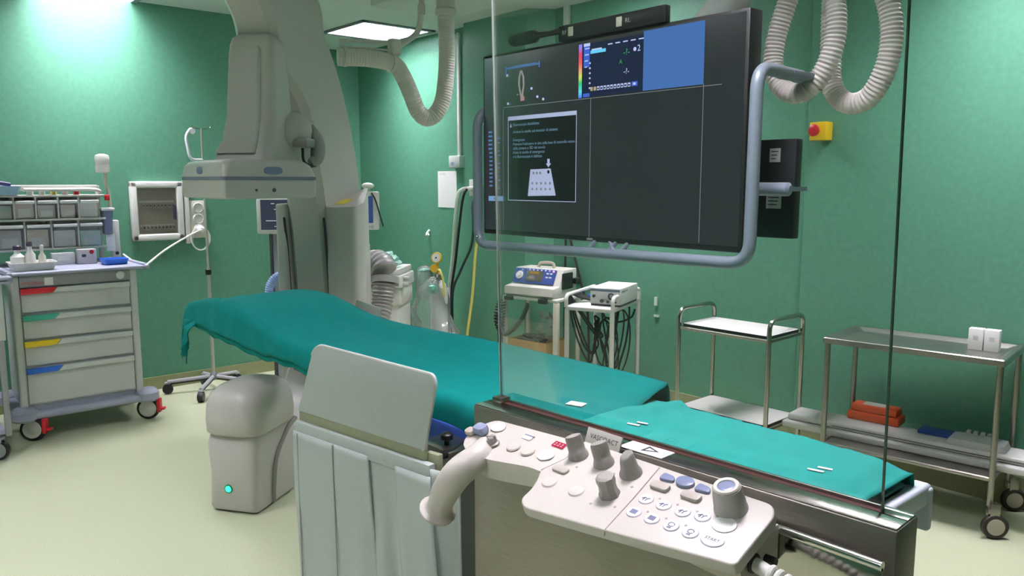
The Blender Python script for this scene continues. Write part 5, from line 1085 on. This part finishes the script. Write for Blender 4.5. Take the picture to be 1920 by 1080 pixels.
put('rotary_knob', MB().loft([oc(.0215, 0), oc(.0215, .005), oc(.0185, .012), oc(.0175, .022), oc(.0195, .034), oc(.0185, .043), oc(.013, .046)]), BEIGED, co, sharp=30)
jo = put('joystick', MB().lathe([(.0305, 0), (.0305, .004), (.0295, .006), (.0275, .03), (.0255, .046), (.0225, .0485), (.001, .0485)], cp(.691, .030), CZ, 36), mat('joystick_grey', 'b4b0aa', .35, .1), co)
put('joystick_button', MB().lathe([(.0148, .0486), (.0148, .0492), (.0125, .0502), (.005, .0496)], cp(.691, .030), CZ, 28), LIL, jo)
put('joystick_rim', MB().lathe([(.0152, .0485), (.0158, .0508), (.0170, .0516), (.022, .0516), (.0242, .0485)], cp(.691, .030), CZ, 36, cap=False), mat('rim_cream', 'd6cfc6', .35), jo)
for x, v in ((.335, .062), (.41, .06), (.425, .045), (.486, .062), (.445, .14), (.495, .125)): put('indicator_dot', MB().lathe([(.003, 0), (.003, .0006)], cp(x, v), CZ, 8), mat('dot_taupe', 'a39a93'), co)
NF = frame(CO @ Vector((.285, .016, -.002)), (1, 0, 0), (0, .35, 1))
put('name_plate', MB().box(0, .10, -.006, .036, -.004, 0, .001, M=NF).text('VASCOACT', .0155, NF @ Matrix.Translation((.012, .014, .0006)), 1), [mat('plate_pale', 'b9b5ae', .4), INK], co)
hd = smooth_path([cp(.05, .085, -.02), (-1.385, 1.095, .968), (-1.41, 1.06, .935), (-1.44, 1.047, .89), (-1.462, 1.045, .85), (-1.475, 1.045, .827)], 8)
put('grip_handle', MB().tube(hd, lambda i, t: .029 + .006 * math.sin(min(1, t * 1.15) * PI) + .013 * max(0, (t - .78) / .22) ** 2 + (.003 if t > .97 else 0), 20), BEIGE, co)
put('handle_end', MB().lathe([(.0425, 0), (.043, .006), (.037, .010), (.012, .011)], (-1.4755, 1.045, .826), (-.014, 0, -.023), 24), mat('console_side', 'c2b9b0'), co)
rl = thing('mounting_rail', 'polished flat steel rail with a screw on the front of the shield', 'rail', (-.95, 1.24, .90))
put('rail_plate', MB().box(-1.36, -.522, 1.235, 1.245, .905, .985, .002), mat('rail_steel', 'a8a59d', .12, 1.), rl)
put('rail_edge', MB().cyl((-1.36, 1.240, .986), (-.522, 1.240, .986), .0085, n=14), CHROME, rl)
put('screw', MB().lathe([(.011, 0), (.011, .004), (.007, .005)], (-.555, 1.235, .935), (0, -1, 0), 18), CHROME, rl)
put('rail_spacer', MB().box(-.60, -.56, 1.245, 1.268, .92, .97, .002).box(-1.3, -1.26, 1.245, 1.262, .92, .97, .002), STEEL, rl)
put('console_clamp', MB().box(-.80, -.70, 1.17, 1.233, .93, 1.0, .004), mat('console_side', 'c2b9b0'), co)
put('clamp_lever', MB().lathe([(.008, 0), (.008, .02)], (-.70, 1.19, .95), (1, 0, 0), 12), BLACK, co)
put('coil_cord', MB().tube(smooth_path([cp(.757, .085, -.050), cp(.78, .088, -.052), cp(.80, .092, -.054)], 4), .0125, 14).helix(smooth_path([cp(.797, .092, -.054), cp(.84, .10, -.058), cp(.89, .115, -.075), cp(.93, .13, -.12), cp(.93, .15, -.22)], 10), .0125, .0062, 18, 9), mat('cord_white', 'dcdad6', .4), None, 'white coiled cord plugged into the right side of the console', 'cord')
put('cord_gland', MB().lathe([(.015, 0), (.0175, .002), (.0175, .006), (.014, .008)], cp(.7575, .085, -.050), (1, 0, 0), 20), BLACK, co)
# ------------------------------------------------------------------ world and view
w_ = bpy.data.worlds.new('world'); S.world = w_; w_.use_nodes = True
w_.node_tree.nodes['Background'].inputs[0].default_value = (.6, .75, .68, 1); w_.node_tree.nodes['Background'].inputs[1].default_value = .0
S.view_settings.view_transform = 'Standard'; S.view_settings.look = 'None'; S.view_settings.gamma = 1; S.view_settings.use_curve_mapping = False
S.view_settings.exposure = .0
S.cycles.max_bounces = 10; S.cycles.diffuse_bounces = 5; S.cycles.glossy_bounces = 4; S.cycles.transparent_max_bounces = 16
S.cycles.use_denoising = True
S.cycles.sample_clamp_indirect = 8
